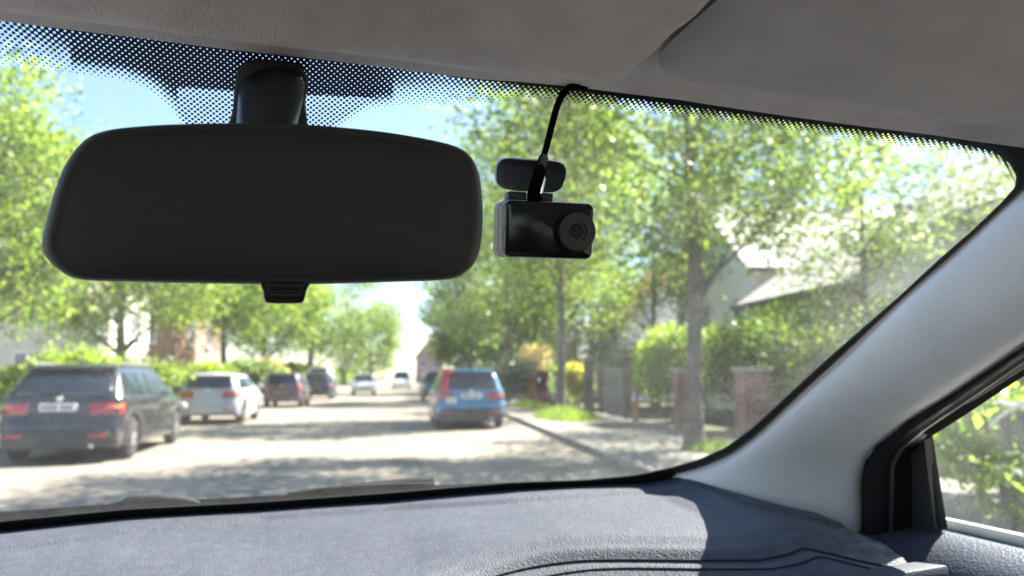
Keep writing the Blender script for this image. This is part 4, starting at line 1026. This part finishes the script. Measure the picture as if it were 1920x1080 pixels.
for x in cols:
    yt = ip(HEAD, x) if x > 0 else 33 + x * 0.128
    yb_ = ip(BOT, x)
    for r_ in range(nr):
        y = yt - 8 + (yb_ - yt + 14) * r_ / (nr - 1)
        p = on_glass(x, y, 0.0035); V.append(p)
        uvm.append((p[0] * 1.08, p[2] * math.sqrt(1 + GK * GK) * 1.02))
        sol = ip(SOL, x); dm = ip(DMX, x)
        tt = (y - yt - sol) / max(yb_ - yt - sol, 5)
        if tt < 0: d = 1.6
        else:
            core = 0.62 if 130 < x < 740 else 0.15
            d = dm if tt < core else lerp(dm, 0.06, ((tt - core) / (1 - core)) ** 1.1)
            if tt < 0.08 and x > 950: d = lerp(1.0, d, tt / 0.08)
            if 330 < x < 700:                       # denser strip above, open dots beside the mirror foot
                lim = 166 + 0.055 * (x - 380)
                d = 0.85 if y < lim else (0.44 if yb_ - y > 16 else 0.44 * max(yb_ - y, 0) / 16 + 0.05)
        dens.append(d)
F = []
for i in range(len(cols) - 1):
    for j in range(nr - 1):
        a = i * nr + j; F.append((a, a + 1, a + nr + 1, a + nr))
fr = mesh_obj('frit_band', V, F, frit_material())
fr.parent = ws
a_ = fr.data.attributes.new('print_amount', 'FLOAT', 'POINT'); a_.data.foreach_set('value', np.array(dens, np.float32))
uvl = fr.data.uv_layers.new(name='metres'); li = np.zeros(len(fr.data.loops), np.int32); fr.data.loops.foreach_get('vertex_index', li)
uvl.data.foreach_set('uv', np.array(uvm, np.float32)[li].reshape(-1))

# black edge of the glass along the pillar and along the dashboard
def seal(nm, L0, L1, n, off=0.006):
    a = resample(L0, n); b = resample(L1, n)
    s = strip(nm, [on_glass(*q, off) for q in a], [on_glass(*q, off) for q in b], MT['rubber'], None, n=n, m=4, thick=0.003, tdir=(0, 1, 0.3)); s.parent = ws
    return s
PA_in = [(x + 9, y + 9) for x, y in PA[1:]]
seal('edge_seal', EDGE[:12], PA_in[:12], 60)
seal('edge_seal', [(-60, 986), (0, 978), (240, 955), (480, 942), (720, 925), (960, 905), (1102, 900), (1197, 891), (1262, 877)], [(-60, 1006), (0, 1000), (240, 975), (480, 960), (720, 943), (960, 922), (1102, 915), (1197, 910), (1275, 895)], 70)
seal('edge_seal', [(1893, 374), (1908, 354), (1912, 330), (1903, 303), (1885, 285), (1850, 270)], [(1960, 372), (1990, 310), (1990, 290), (1985, 284), (1960, 280), (1860, 262)], 16)

# headliner
xsn = np.arange(-0.74, 0.741, 0.005); bs = np.r_[-0.012, -0.004, 0.0, 0.003, 0.007, np.arange(0.012, 0.34, 0.006), np.arange(0.36, 2.0, 0.06)]
def hl_z(x, b):
    lip = -0.004 * np.exp(-((b - 0.006) / 0.008) ** 2) + (0.02 if b < -0.008 else (0.008 if b < -0.001 else 0.0))
    return zH(x) + lip + 0.115 * max(b, 0) - 0.02 * max(b - 0.5, 0) ** 2
CR0, CR1 = np.array([1255., -5.]), np.array([1075., 168.])
crd = (CR1 - CR0) / np.linalg.norm(CR1 - CR0); crn = np.array([-crd[1], crd[0]])
if crn[0] < 0: crn = -crn
V = []
for b in bs:
    for x in xsn:
        y = yH(x) - b; z = hl_z(x, b); p = np.array([x, y, z])
        if b > 0.01 and y > 0.15:
            q = np.array(proj(p)); dd = (q - CR0) @ crn
            amt = float(sstep(-8, 24, dd)); fade = float(sstep(0.004, 0.075, b))
            p[2] += 0.030 * fade * (amt - 1)
        elif y <= 0.15:
            p[2] -= 0.030 * (1 - float(sstep(0.16, 0.24, abs(x))))
        V.append(p)
own(mesh_obj('headliner', V, grid_faces(len(bs), len(xsn)), MT['headliner']))
rs_ = MB(); n1 = len(xsn); r0_ = [np.array(v) for v in V]
own(mesh_obj('roof', [v + np.array([0, 0, 0.05]) for v in r0_[::1] if True], grid_faces(len(bs), n1), MT['blackplast']))
def on_headliner(px, py, off):
    d = cray(px, py); t0, t1 = 0.2, 1.5
    def g(t):
        p = d * t; return p[2] - (hl_z(p[0], max(yH(p[0]) - p[1], 0.0)) - off)
    for _ in range(50):
        tm = (t0 + t1) / 2
        if g(tm) > 0: t1 = tm
        else: t0 = tm
    return d * (t0 + t1) / 2
VIS = smooth_poly([(1233, 118), (1238, 98), (1262, 70), (1340, 2), (1420, -70), (1560, -110), (1800, -105), (2040, -60), (2075, 120), (2060, 235), (1985, 252), (1920, 244), (1700, 213), (1500, 184), (1400, 168), (1300, 156), (1255, 144)], 110, True)
vc = np.array([1640., 70.]); V = []; rings = [(1.0, -0.010), (1.0, 0.010), (0.9965, 0.0155), (0.990, 0.0180), (0.9, 0.019), (0.7, 0.0195), (0.4, 0.0195), (0.08, 0.0195)]
for f, off in rings:
    for q in VIS: V.append(on_headliner(*(vc + (q - vc) * f), off))
F = grid_faces(len(rings), len(VIS), True); F.append(tuple((len(rings) - 1) * len(VIS) + j for j in range(len(VIS))))
own(mesh_obj('sun_visor', V, F, MT['visor'], auto=60))

# windscreen pillar trim, and its twin on the driver's side
n, m = 60, 22
A = resample(smooth_poly([on_glass(*q, 0.009) for q in PA], 200), n); B = resample(smooth_poly([on_side(*q, 0.735) for q in PB], 200), n)
V = []
for i in range(n):
    for j in range(m):
        t_ = j / (m - 1); p = lerp(A[i], B[i], t_)
        bl = 0.032 * (4 * t_ * (1 - t_)) ** (0.5 if t_ < 0.5 else 0.8)
        p = p + np.array([-0.62, -0.62, -0.12]) * bl
        p = p + np.array([0.6, 0.5, 0]) * 0.02 * max(0, (t_ - 0.86) / 0.14) ** 2
        V.append(p)
own(mesh_obj('windscreen_pillar', V, grid_faces(n, m), MT['pillar']))
own(mesh_obj('windscreen_pillar', [v * np.array([-1, 1, 1]) for v in V], grid_faces(n, m), MT['pillar']))
upper = strip('pillar_upper_trim', [on_glass(*q, 0.02) for q in ((1912, 372), (1950, 335), (1990, 300))], [on_side(*q, 0.70) for q in ((1926, 440), (2000, 420), (2100, 380))], MT['pillar'], None, n=10, m=8, bulge=0.01, bdir=(-.7, -.7, 0)); own(upper)

# door aperture seal, door frame, sail panel, glass run, side glass, sill strip
S1 = [(1610, 1010), (1614, 979), (1613, 907), (1621, 868), (1642, 837), (1700, 791), (1787, 738), (1920, 650), (2100, 530)]
S2 = [(1668, 1010), (1667, 984), (1669, 873), (1683, 844), (1726, 806), (1800, 756), (1920, 674), (2100, 552)]
S3 = [(1672, 1010), (1670, 984), (1671, 873), (1685, 845), (1728, 807), (1802, 757), (1920, 676), (2100, 554)]
S4 = [(1716, 1010), (1707, 989), (1705, 856), (1717, 835), (1737, 818), (1800, 778), (1920, 697), (2100, 575)]
sid = lambda L, x0: [on_side(*q, x0) for q in L]
own(strip('door_seal', sid(S1, 0.742), sid(S2, 0.752), MT['rubber'], None, n=60, m=8, bulge=0.012, bdir=(-.8, -.5, -.1), thick=0.02))
own(strip('seal_lip', sid(S2, 0.748), sid([(x + 3, y + 2) for x, y in S2], 0.748), MT['sail'], None, n=60, m=3, thick=0.004))
own(strip('door_frame', sid(S3, 0.756), sid(S4, 0.772), MT['frameblack'], None, n=60, m=6, bulge=0.004, bdir=(-1, 0, 0), thick=0.008))
own(strip('sail_panel', sid([(1707, 1000), (1705, 856), (1717, 835), (1733, 822)], 0.775), sid([(1756, 1000), (1752, 984), (1738, 870), (1733, 823)], 0.775), MT['sail'], None, n=20, m=4, thick=0.01))
own(strip('window_run', sid([(1733, 820), (1740, 870), (1753, 990)], 0.782), sid([(1739, 818), (1747, 870), (1767, 992)], 0.782), MT['rubber'], None, n=12, m=4, bulge=0.004, bdir=(-1, 0, 0)))
sg = strip('side_window', sid([(1715, 830), (1800, 770), (1920, 690), (2140, 535)], 0.795), sid([(1750, 1000), (1840, 1012), (1920, 1030), (2400, 1090)], 0.795), glass_material('side_glass', True), None, n=30, m=30, thick=0.004)
a_ = sg.data.attributes.new('dust', 'FLOAT', 'POINT'); a_.data.foreach_set('value', np.full(len(sg.data.vertices), 0.055, np.float32)); own(sg)

# door panel, both sides: shelf below the window and the card below
def door(side):
    sec = [(0.835, -0.30), (0.825, -0.205), (0.805, -0.190), (0.790, -0.186), (0.775, -0.188), (0.750, -0.196), (0.725, -0.213), (0.708, -0.238), (0.700, -0.27), (0.695, -0.40), (0.70, -0.62), (0.72, -1.02)]
    ys = np.linspace(-1.7, 0.96, 70); V = []
    for y in ys:
        for x, z in smooth_poly(sec, 40): V.append((side * x, y, z))
    return own(mesh_obj('door_panel', V, grid_faces(len(ys), 40), MT['door']))
door(1); door(-1)
for s_ in (1, -1):
    o = strip('sill_strip', [np.array([s_ * 0.797, y, -0.176]) for y in np.linspace(0.85, -1.7, 20)], [np.array([s_ * 0.797, y, -0.192]) for y in np.linspace(0.85, -1.7, 20)], MT['chrome'], None, n=20, m=3, thick=0.012, tdir=(s_, 0, 0)); own(o)
    # rest of the cabin: middle and rear pillars, roof rails
    for (y0, y1) in ((-0.55, -0.40), (-1.75, -1.45)):
        own(strip('side_pillar', [np.array([s_ * 0.78, y0, -0.2]), np.array([s_ * 0.66, y0, 0.16])], [np.array([s_ * 0.78, y1, -0.2]), np.array([s_ * 0.66, y1, 0.16])], MT['pillar'], None, n=8, m=4, thick=0.03, tdir=(s_, 0, 0)))
    own(strip('roof_rail', [np.array([s_ * 0.60, y, 0.30 if y < .3 else .25]) for y in np.linspace(0.5, -1.75, 14)], [np.array([s_ * 0.69, y, 0.13 if y < .3 else lerp(.13, .10, (y - .3) / .2)]) for y in np.linspace(0.5, -1.75, 14)], MT['headliner'], None, n=14, m=5, thick=0.03, tdir=(s_, 0, 0)))
fl = bmesh.new(); add_box(fl, (0, -0.3, -1.02), (1.5, 3.0, 0.04)); own(bm_obj('floor_pan', fl, MT['carpet']))
fw = bmesh.new(); add_box(fw, (0, 1.22, -0.62), (1.5, 0.04, 0.8)); own(bm_obj('firewall', fw, MT['carpet']))
rb = bmesh.new(); add_box(rb, (0, -1.75, -0.55), (1.5, 0.06, 0.95)); own(bm_obj('rear_panel', rb, MT['carpet']))
for s_ in (-1, 1):
    for (c, sz) in (((s_ * .36, -.42, -.62), (.52, .52, .16)), ((s_ * .36, -.74, -.32), (.50, .16, .62)), ((s_ * .36, -.78, .08), (.26, .10, .17))):
        q = bmesh.new(); add_box(q, c, sz, None, .06, 3); own(bm_obj('seat', q, MT['carpet']))

# dashboard: a moulded pad that runs from the foot of the glass towards the cabin
def dz_pre(x, y):
    s = yB(x) - y
    low = np.interp(x, [0.50, 0.55, 0.60, 0.64, 0.68, 0.735], [0, -0.003, -0.016, -0.026, -0.034, -0.040])
    return zB(x) - 0.004 - 0.085 * s - 0.20 * max(s - 0.42, 0) ** 1.5 + low
def march(px, py, fz):
    d = cray(px, py); t0, t1 = 0.3, 1.35
    for _ in range(45):
        tm = (t0 + t1) / 2; p = d * tm
        if p[2] > fz(p[0], p[1]): t0 = tm
        else: t1 = tm
    return d * (t0 + t1) / 2
CREASE = [march(x, y, dz_pre) for x, y in ((-60, 1040), (0, 1030), (250, 997), (500, 970), (750, 951), (960, 939), (1100, 929), (1230, 917), (1330, 915))]
FR = [march(x, y - 20, dz_pre) for x, y in ((815, 1100), (850, 1077), (900, 1062), (1000, 1044), (1100, 1035), (1300, 1029), (1500, 1027), (1640, 1036), (1735, 1047))]
crx = np.array([p[0] for p in CREASE]); cry = np.array([p[1] for p in CREASE])
frx = np.array([p[0] for p in FR]); fry = np.array([p[1] for p in FR])
_pf = np.polyfit(frx, fry, 3); _fx = np.linspace(frx[0], frx[-1], 40); _fy = np.polyval(_pf, _fx); frx, fry = _fx, _fy
def yF(x): return np.interp(x, np.r_[frx[0] - 0.10, frx], np.r_[0.40, fry])
def yC(x): return np.interp(x, crx, cry) if crx[0] <= x <= crx[-1] else (yB(x) - 0.13)
LOW = [(1090, 1080), (1250, 1057), (1600, 1052), (1750, 1056)]
def dash_z(x, y):
    z = dz_pre(x, y); s = yB(x) - y
    z += 0.004 * float(sstep(0.0, 0.010, s))
    z -= 0.005 * (1 - float(sstep(-0.016, 0.000, y - yC(x))))
    z -= 0.010 * float(sstep(0.10, 0.30, s)) * float(sstep(0.35, 0.05, x))
    e = yF(x) - y
    if e > -0.03: z -= 0.006 * float(sstep(-0.03, 0.0, e))
    if e > 0:
        z -= 0.012 * float(sstep(0.0, 0.022, e))
        z += 0.003 * float(sstep(0.022, 0.034, e))
        z -= 0.42 * max(e - 0.034, 0)
    return z
xd = np.arange(-0.74, 0.6921, 0.004)
sd_ = np.r_[-0.02, np.arange(0.0, 0.60, 0.004)]
V = []
for s in sd_:
    for x in xd:
        xx = min(x, 0.56) if x > 0 else max(x, -0.62)
        yb0 = yB(xx)
        y = yb0 - s
        z = dash_z(x, y)
        # rounded right-hand end towards the door
        z -= 0.05 * float(sstep(0.668, 0.692, x)) ** 2 + 0.04 * float(sstep(0.70, 0.74, -x))
        V.append((x, y, z))
dash_o = own(mesh_obj('dashboard', V, grid_faces(len(sd_), len(xd)), MT['dash']))
VA = np.array(V); gr = 0.9 * np.exp(-((VA[:, 0] - 0.655) / 0.05) ** 2 - ((VA[:, 1] - 0.815) / 0.07) ** 2) + 0.10
a_ = dash_o.data.attributes.new('grime', 'FLOAT', 'POINT'); a_.data.foreach_set('value', gr.astype(np.float32))
# seam where the pad meets the lower panel
sm = []
for x in np.arange(frx[0] + 0.004, 0.664, 0.006):
    y = yF(x) - 0.016; sm.append(np.array([x, y, dash_z(x, y) + 0.0004]))
own(tube('pad_seam', sm, 0.0014, MT['under'], None, 6))
sm = []
for x in np.arange(0.26, 0.60, 0.006):
    y = yF(x) - 0.040 - 0.03 * max(0, 0.36 - x); sm.append(np.array([x, y, dash_z(x, y) + 0.0004]))
own(tube('panel_seam', sm, 0.0011, MT['under'], None, 6))
# vent at the outer end of the dashboard
vt = [march(x, y, dash_z) * 0.955 for x, y in ((1598, 1070), (1752, 1072))]
vc_ = (vt[0] + vt[1]) / 2; vang = math.atan2(vt[1][1] - vt[0][1], vt[1][0] - vt[0][0]); vw = np.linalg.norm(vt[1] - vt[0])
vm = Matrix.Translation(Vector(vc_ + np.array([0, 0, -0.036]))) @ Matrix.Rotation(vang, 4, 'Z') @ Matrix.Rotation(R(-6), 4, 'X')
q = bmesh.new()
for (c, s_) in (((0, 0, .030), (vw, .04, .014)), ((0, 0, -.03), (vw, .04, .012)), ((-vw / 2 + .006, 0, 0), (.012, .04, .048)), ((vw / 2 - .016, 0, 0), (.032, .04, .048))): add_box(q, c, s_, vm, .003)
own(bm_obj('air_vent', q, MT['dash'])); ventobj = [o for o in OWN.children if o.name.startswith('air_vent')][0]
q = bmesh.new(); add_box(q, (0, .02, 0), (vw - .03, .01, .05), vm); v_ = bm_obj('vent_recess', q, MT['under']); v_.parent = ventobj
for zz in (-.016, -.004, .008, .02):
    q = bmesh.new(); add_box(q, (-.01, -.004, zz), (vw - .05, .022, .003), vm); v_ = bm_obj('slat', q, MT['blackplast']); v_.parent = ventobj
q = bmesh.new(); bmesh.ops.create_cone(q, cap_ends=True, segments=20, radius1=.008, radius2=.008, depth=.02); bmesh.ops.rotate(q, cent=(0, 0, 0), matrix=Matrix.Rotation(R(90), 3, 'Y'), verts=q.verts[:])
bmesh.ops.transform(q, matrix=vm @ Matrix.Translation((vw / 2 - .016, -.02, 0)), verts=q.verts[:]); v_ = bm_obj('thumb_wheel', q, MT['blackplast']); v_.parent = ventobj

# wipers, scuttle and bonnet outside the glass
def wpath(L, off): return [on_glass(*q, off) for q in L]
MT['cowl'] = mat('cowl_plastic', (0.02, 0.021, 0.024), 0.75, 0.15, 20, spec=0.2)
cw = strip('scuttle', wpath([(-80, 966), (200, 945), (500, 930), (800, 910), (1000, 903), (1260, 890)], -0.06), wpath([(-80, 1040), (200, 1020), (500, 1000), (800, 985), (1000, 975), (1260, 960)], -0.06), MT['cowl'], None, n=30, m=4, thick=0.02, tdir=(0, 1, -.2)); own(cw)
w1 = tube('wiper_arm', smooth_poly(wpath([(196, 950), (232, 944), (250, 938), (300, 935), (345, 938), (372, 943)], -0.03), 16), [.003, .004, .004, .006, .007, .007, .007, .007, .007, .007, .006, .006, .006, .005, .004, .003], MT['cowl'], None, 10); own(w1)
w2 = tube('wiper_blade', smooth_poly(wpath([(540, 928), (620, 917), (720, 911), (815, 909)], -0.03), 14), .004, MT['cowl'], None, 8); own(w2)
w3 = tube('wiper_arm', smooth_poly(wpath([(640, 911), (720, 910), (790, 908), (814, 906)], -0.04), 10), [.003, .004, .005, .006, .007, .008, .009, .010, .010, .009], MT['cowl'], None, 8); own(w3)
xsb = np.linspace(-0.75, 0.75, 24); V = []
for i, u in enumerate(np.linspace(0, 1, 16)):
    for x in xsb: V.append((x, 1.30 + 0.95 * u - 0.25 * x * x * u, -0.285 - 0.10 * u - 0.22 * u ** 3 - 0.06 * x * x))
own(mesh_obj('bonnet', V, grid_faces(16, 24), P_navy))

# ------------------------------------------------------------------ interior mirror
def at_root(t, o, base):
    o.parent = t; o.location = (-base[0], -base[1], -base[2]); return o
def car_root(name, label, cat, base, group=None):
    w = k_r * base[0] + k_f * base[1]
    return thing(name, label, cat, (w[0], w[1], CAM[2] + base[2]), CAR_H, group)
mbase = on_glass(510, 150, 0.0)
MIR = car_root('rear_view_mirror', 'wide matt black interior rear view mirror hanging from the windscreen', 'mirror', mbase)
OUT = [(78, 462), (87, 413), (105, 350), (127, 301), (158, 263), (194, 246), (248, 238), (329, 233), (445, 231), (557, 233), (642, 239), (732, 249), (821, 265), (866, 280), (889, 303), (900, 336), (905, 390), (903, 444), (894, 484), (875, 509), (839, 524), (732, 529), (575, 533), (418, 532), (239, 528), (150, 524), (114, 509), (91, 489)]
OUT = smooth_poly(OUT, 220, True)
mc = np.array([500., 385.])
def mdep(px): return 0.468 * (1 + 0.115 * (px - 510) / 750)
rings = [(1.0, 0.018), (1.0, 0.010), (0.993, 0.0045), (0.982, 0.0015), (0.968, 0.0), (0.950, -0.0008), (0.930, -0.0003), (0.915, -0.0010), (0.85, -0.0022), (0.7, -0.004), (0.45, -0.0055), (0.2, -0.006), (0.02, -0.006)]
V = []
for f, off in rings:
    for q in OUT:
        p = mc + (q - mc) * f; V.append(cdep(*p, mdep(p[0]) + off))
F = grid_faces(len(rings), len(OUT), True); F.append(tuple((len(rings) - 1) * len(OUT) + j for j in range(len(OUT))))
at_root(MIR, mesh_obj('face', V, F, MT['mirrorface']), mbase)
rings = [(1.0, 0.018), (0.992, 0.026), (0.95, 0.034), (0.85, 0.042), (0.6, 0.050), (0.3, 0.053), (0.02, 0.054)]; V = []
for f, off in rings:
    for q in OUT:
        p = mc + (q - mc) * f; V.append(cdep(*p, mdep(p[0]) + off))
F = grid_faces(len(rings), len(OUT), True); F.append(tuple((len(rings) - 1) * len(OUT) + j for j in range(len(OUT))))
at_root(MIR, mesh_obj('housing', V, F, MT['satin']), mbase)
# dimming tab
TAB = smooth_poly([(493, 520), (492, 545), (496, 563), (505, 569), (562, 569), (570, 563), (575, 545), (578, 520)], 60, True)
tc_ = np.array([535., 545.]); V = []; rings = [(1.0, .022), (1.0, .006), (.95, .003), (.86, .0028), (.82, .0045), (.5, .0045), (.05, .0045)]
for f, off in rings:
    for q in TAB:
        p = tc_ + (q - tc_) * f; V.append(cdep(*p, mdep(p[0]) + off))
F = grid_faces(len(rings), len(TAB), True); F.append(tuple((len(rings) - 1) * len(TAB) + j for j in range(len(TAB)))); F.append(tuple(range(len(TAB) - 1, -1, -1)))
at_root(MIR, mesh_obj('dimming_tab', V, F, MT['gloss'], auto=50), mbase)
for k in range(4):
    y = 541 + k * 6
    o = tube('rib', [cdep(506, y, mdep(506) + .004), cdep(564, y, mdep(564) + .004)], .0007, MT['gloss'], None, 6); at_root(MIR, o, mbase)
# stalk that carries it and its foot on the glass
V = []; rows = [(121, 492, 512, .004), (123, 472, 545, .003), (128, 459, 562, .002), (137, 452, 571, 0), (160, 449, 572, -.012), (190, 446, 568, -.03), (215, 444, 562, -.045), (236, 443, 557, -.055), (262, 443, 553, -.06)]
k = 25
for (y, xl, xr, dd) in rows:
    gd = on_glass((xl + xr) / 2, y, 0.004); gdep = np.linalg.norm(gd) / np.linalg.norm(cray((xl + xr) / 2, y))
    front_d = min(gdep - 0.006, 0.572 + dd)
    for j in range(k):
        u = -1 + 2 * j / (k - 1); x = (xl + xr) / 2 + u * (xr - xl) / 2
        V.append(cdep(x, y, front_d + 0.028 * (1 - math.sqrt(max(1 - abs(u) ** 3.2, 0)))))
at_root(MIR, mesh_obj('stalk', V, grid_faces(len(rows), k), MT['satin']), mbase)
FT = smooth_poly([(436, 262), (437, 200), (441, 150), (449, 126), (472, 112), (545, 115), (572, 132), (577, 150), (573, 190), (565, 262)], 60, True)
V = [on_glass(*q, 0.006) for q in FT] + [on_glass(*q, 0.016) for q in FT] + [on_glass(*(np.array([506, 185]) + (q - np.array([506, 185])) * .93), 0.020) for q in FT]
n0 = len(FT); F = grid_faces(3, n0, True); F.append(tuple(2 * n0 + j for j in range(n0)))
at_root(MIR, mesh_obj('foot', V, F, MT['rubber']), mbase)

# ------------------------------------------------------------------ dash camera
D0 = cdep(1030, 431, 0.570)
DC = car_root('dash_camera', 'small black dash camera with round lens and cable stuck to the windscreen', 'camera', D0)
dm_ = Matrix.Rotation(R(0.0), 4, 'Z') @ Matrix.Rotation(R(9.0), 4, 'X') @ Matrix.Rotation(R(-0.6), 4, 'Y')
wd, hd = 0.0668, 0.0408
def rr_slab(y0, y1, w, h, r, bev, k=6):
    V = []; ring = []
    for (cx, cz, a0) in ((w / 2 - r, h / 2 - r, 0), (-w / 2 + r, h / 2 - r, 90), (-w / 2 + r, -h / 2 + r, 180), (w / 2 - r, -h / 2 + r, 270)):
        for i in range(k + 1):
            a = R(a0 + 90 * i / k); ring.append((cx, cz, math.cos(a), math.sin(a)))
    lv = [(y1, 0.0), (y0 + bev, 0.0), (y0 + bev * .3, bev * .3), (y0, bev)]
    for (y, ins) in lv:
        for (cx, cz, ca, sa) in ring: V.append((cx + (r - ins) * ca, y, cz + (r - ins) * sa))
    n = len(ring); F = grid_faces(len(lv), n, True); F.append(tuple((len(lv) - 1) * n + j for j in range(n))); F.append(tuple(range(n - 1, -1, -1)))
    return V, F
def dpart(nm, V, F, m, par=None, auto=40):
    V = [dm_ @ Vector(v) for v in V]; o = mesh_obj(nm, V, F, m, par or DC, auto=auto); return o
dpart('body', *rr_slab(0.0075, 0.030, wd, hd, .0055, .0004), MT['silver'])
front_ = dpart('front_cover', *rr_slab(-0.002, 0.0072, wd + .0002, hd + .0002, .0055, .0028), MT['gloss'])
dpart('side_seam', *rr_slab(0.016, 0.0166, wd + .0004, hd + .0004, .0056, .0001), MT['under'])
def cyl(nm, c, r, y0, y1, m, par=None, r2=None, k=48, inner=None):
    V = []; lv = [(r, y1), (r2 or r, y0 + .0006), ((r2 or r) - .0007, y0)]
    if inner: lv += [(inner, y0), (inner - .001, y0 + .003)]
    for (rr_, y) in lv:
        for j in range(k):
            a = 2 * math.pi * j / k; V.append((c[0] + rr_ * math.cos(a), y, c[1] + rr_ * math.sin(a)))
    F = grid_faces(len(lv), k, True); F.append(tuple((len(lv) - 1) * k + j for j in range(k)))
    return dpart(nm, V, F, m, par)
lc = (0.0185, -0.0006)
lens = cyl('lens_barrel', lc, 0.0150, -0.008, 0.0, MT['satin'], r2=0.0142, inner=0.0072)
cyl('lens_ring', lc, 0.0070, -0.0068, -0.005, MT['silver'], lens, inner=0.0062)
cyl('lens_glass', lc, 0.0060, -0.0058, -0.0052, MT['lensglass'], lens)
cyl('microphone_hole', (-wd / 2 + .0002, 0), .0001, 0, .0001, MT['under'])
for xx in (-0.022, 0.0005):
    q = bmesh.new(); add_box(q, (xx, .014, hd / 2 + .003), (.014 if xx < 0 else .009, .012, .007), dm_, .0015); bm_obj('hinge_lug', q, MT['blackplast'], DC)
def drel(o): return at_root(DC, o, D0)
PL = smooth_poly([(932, 330), (934, 312), (944, 300), (962, 297), (1000, 299), (1040, 301), (1055, 306), (1062, 318), (1060, 336), (1052, 354), (1036, 362), (1000, 361), (962, 359), (944, 356), (934, 346)], 80, True)
pc = np.array([997., 331.]); V = []
for f, off, sh in ((1.0, 0.004, (-7, -3)), (1.0, 0.016, (-4, -2)), (0.985, 0.019, (3, 0)), (0.95, 0.0198, (4, 1)), (0.5, 0.0198, (4, 1)), (0.05, 0.0198, (4, 1))):
    for q in PL: V.append(on_glass(*(pc + (q - pc) * f * 0.96 + np.array(sh)), off))
F = grid_faces(6, len(PL), True); F.append(tuple(5 * len(PL) + j for j in range(len(PL))))
drel(mesh_obj('mount_plate', V, F, MT['satin'], auto=35))
# arm between plate and body, cable
top = np.array(dm_ @ Vector((-0.0085, 0.012, hd / 2))) + D0
arm0 = on_glass(1012, 330, 0.018)
cable_px = [(1100, 163, .006), (1080, 160, .010), (1062, 168, .016), (1048, 190, .02), (1038, 222, .026), (1028, 262, .034), (1019, 296, .046)]
cp = [on_glass(x, y, o_) for x, y, o_ in cable_px]
tail_ = [cdep(1010, 330, .575), cdep(1001, 360, .572), top]
cab = tube('cable', smooth_poly(cp + tail_[:1], 40), .0027, MT['cablerubber'], None, 12); drel(cab)
sl = tube('cable_sleeve', smooth_poly([cp[-1], lerp(cp[-1], tail_[0], .45)], 8), [.0036, .0041, .0041, .0041, .0041, .0041, .0041, .0036], MT['cablerubber'], None, 14); drel(sl)
st = tube('cable_boot', smooth_poly([lerp(cp[-1], tail_[0], .4)] + tail_, 24), np.linspace(.0034, .0050, 24), MT['cablerubber'], None, 12); drel(st)
bl = tube('mount_arm', [arm0, lerp(arm0, top, .5), top + np.array([0, 0, .001])], [.006, .0055, .0055], MT['blackplast'], None, 12); drel(bl)
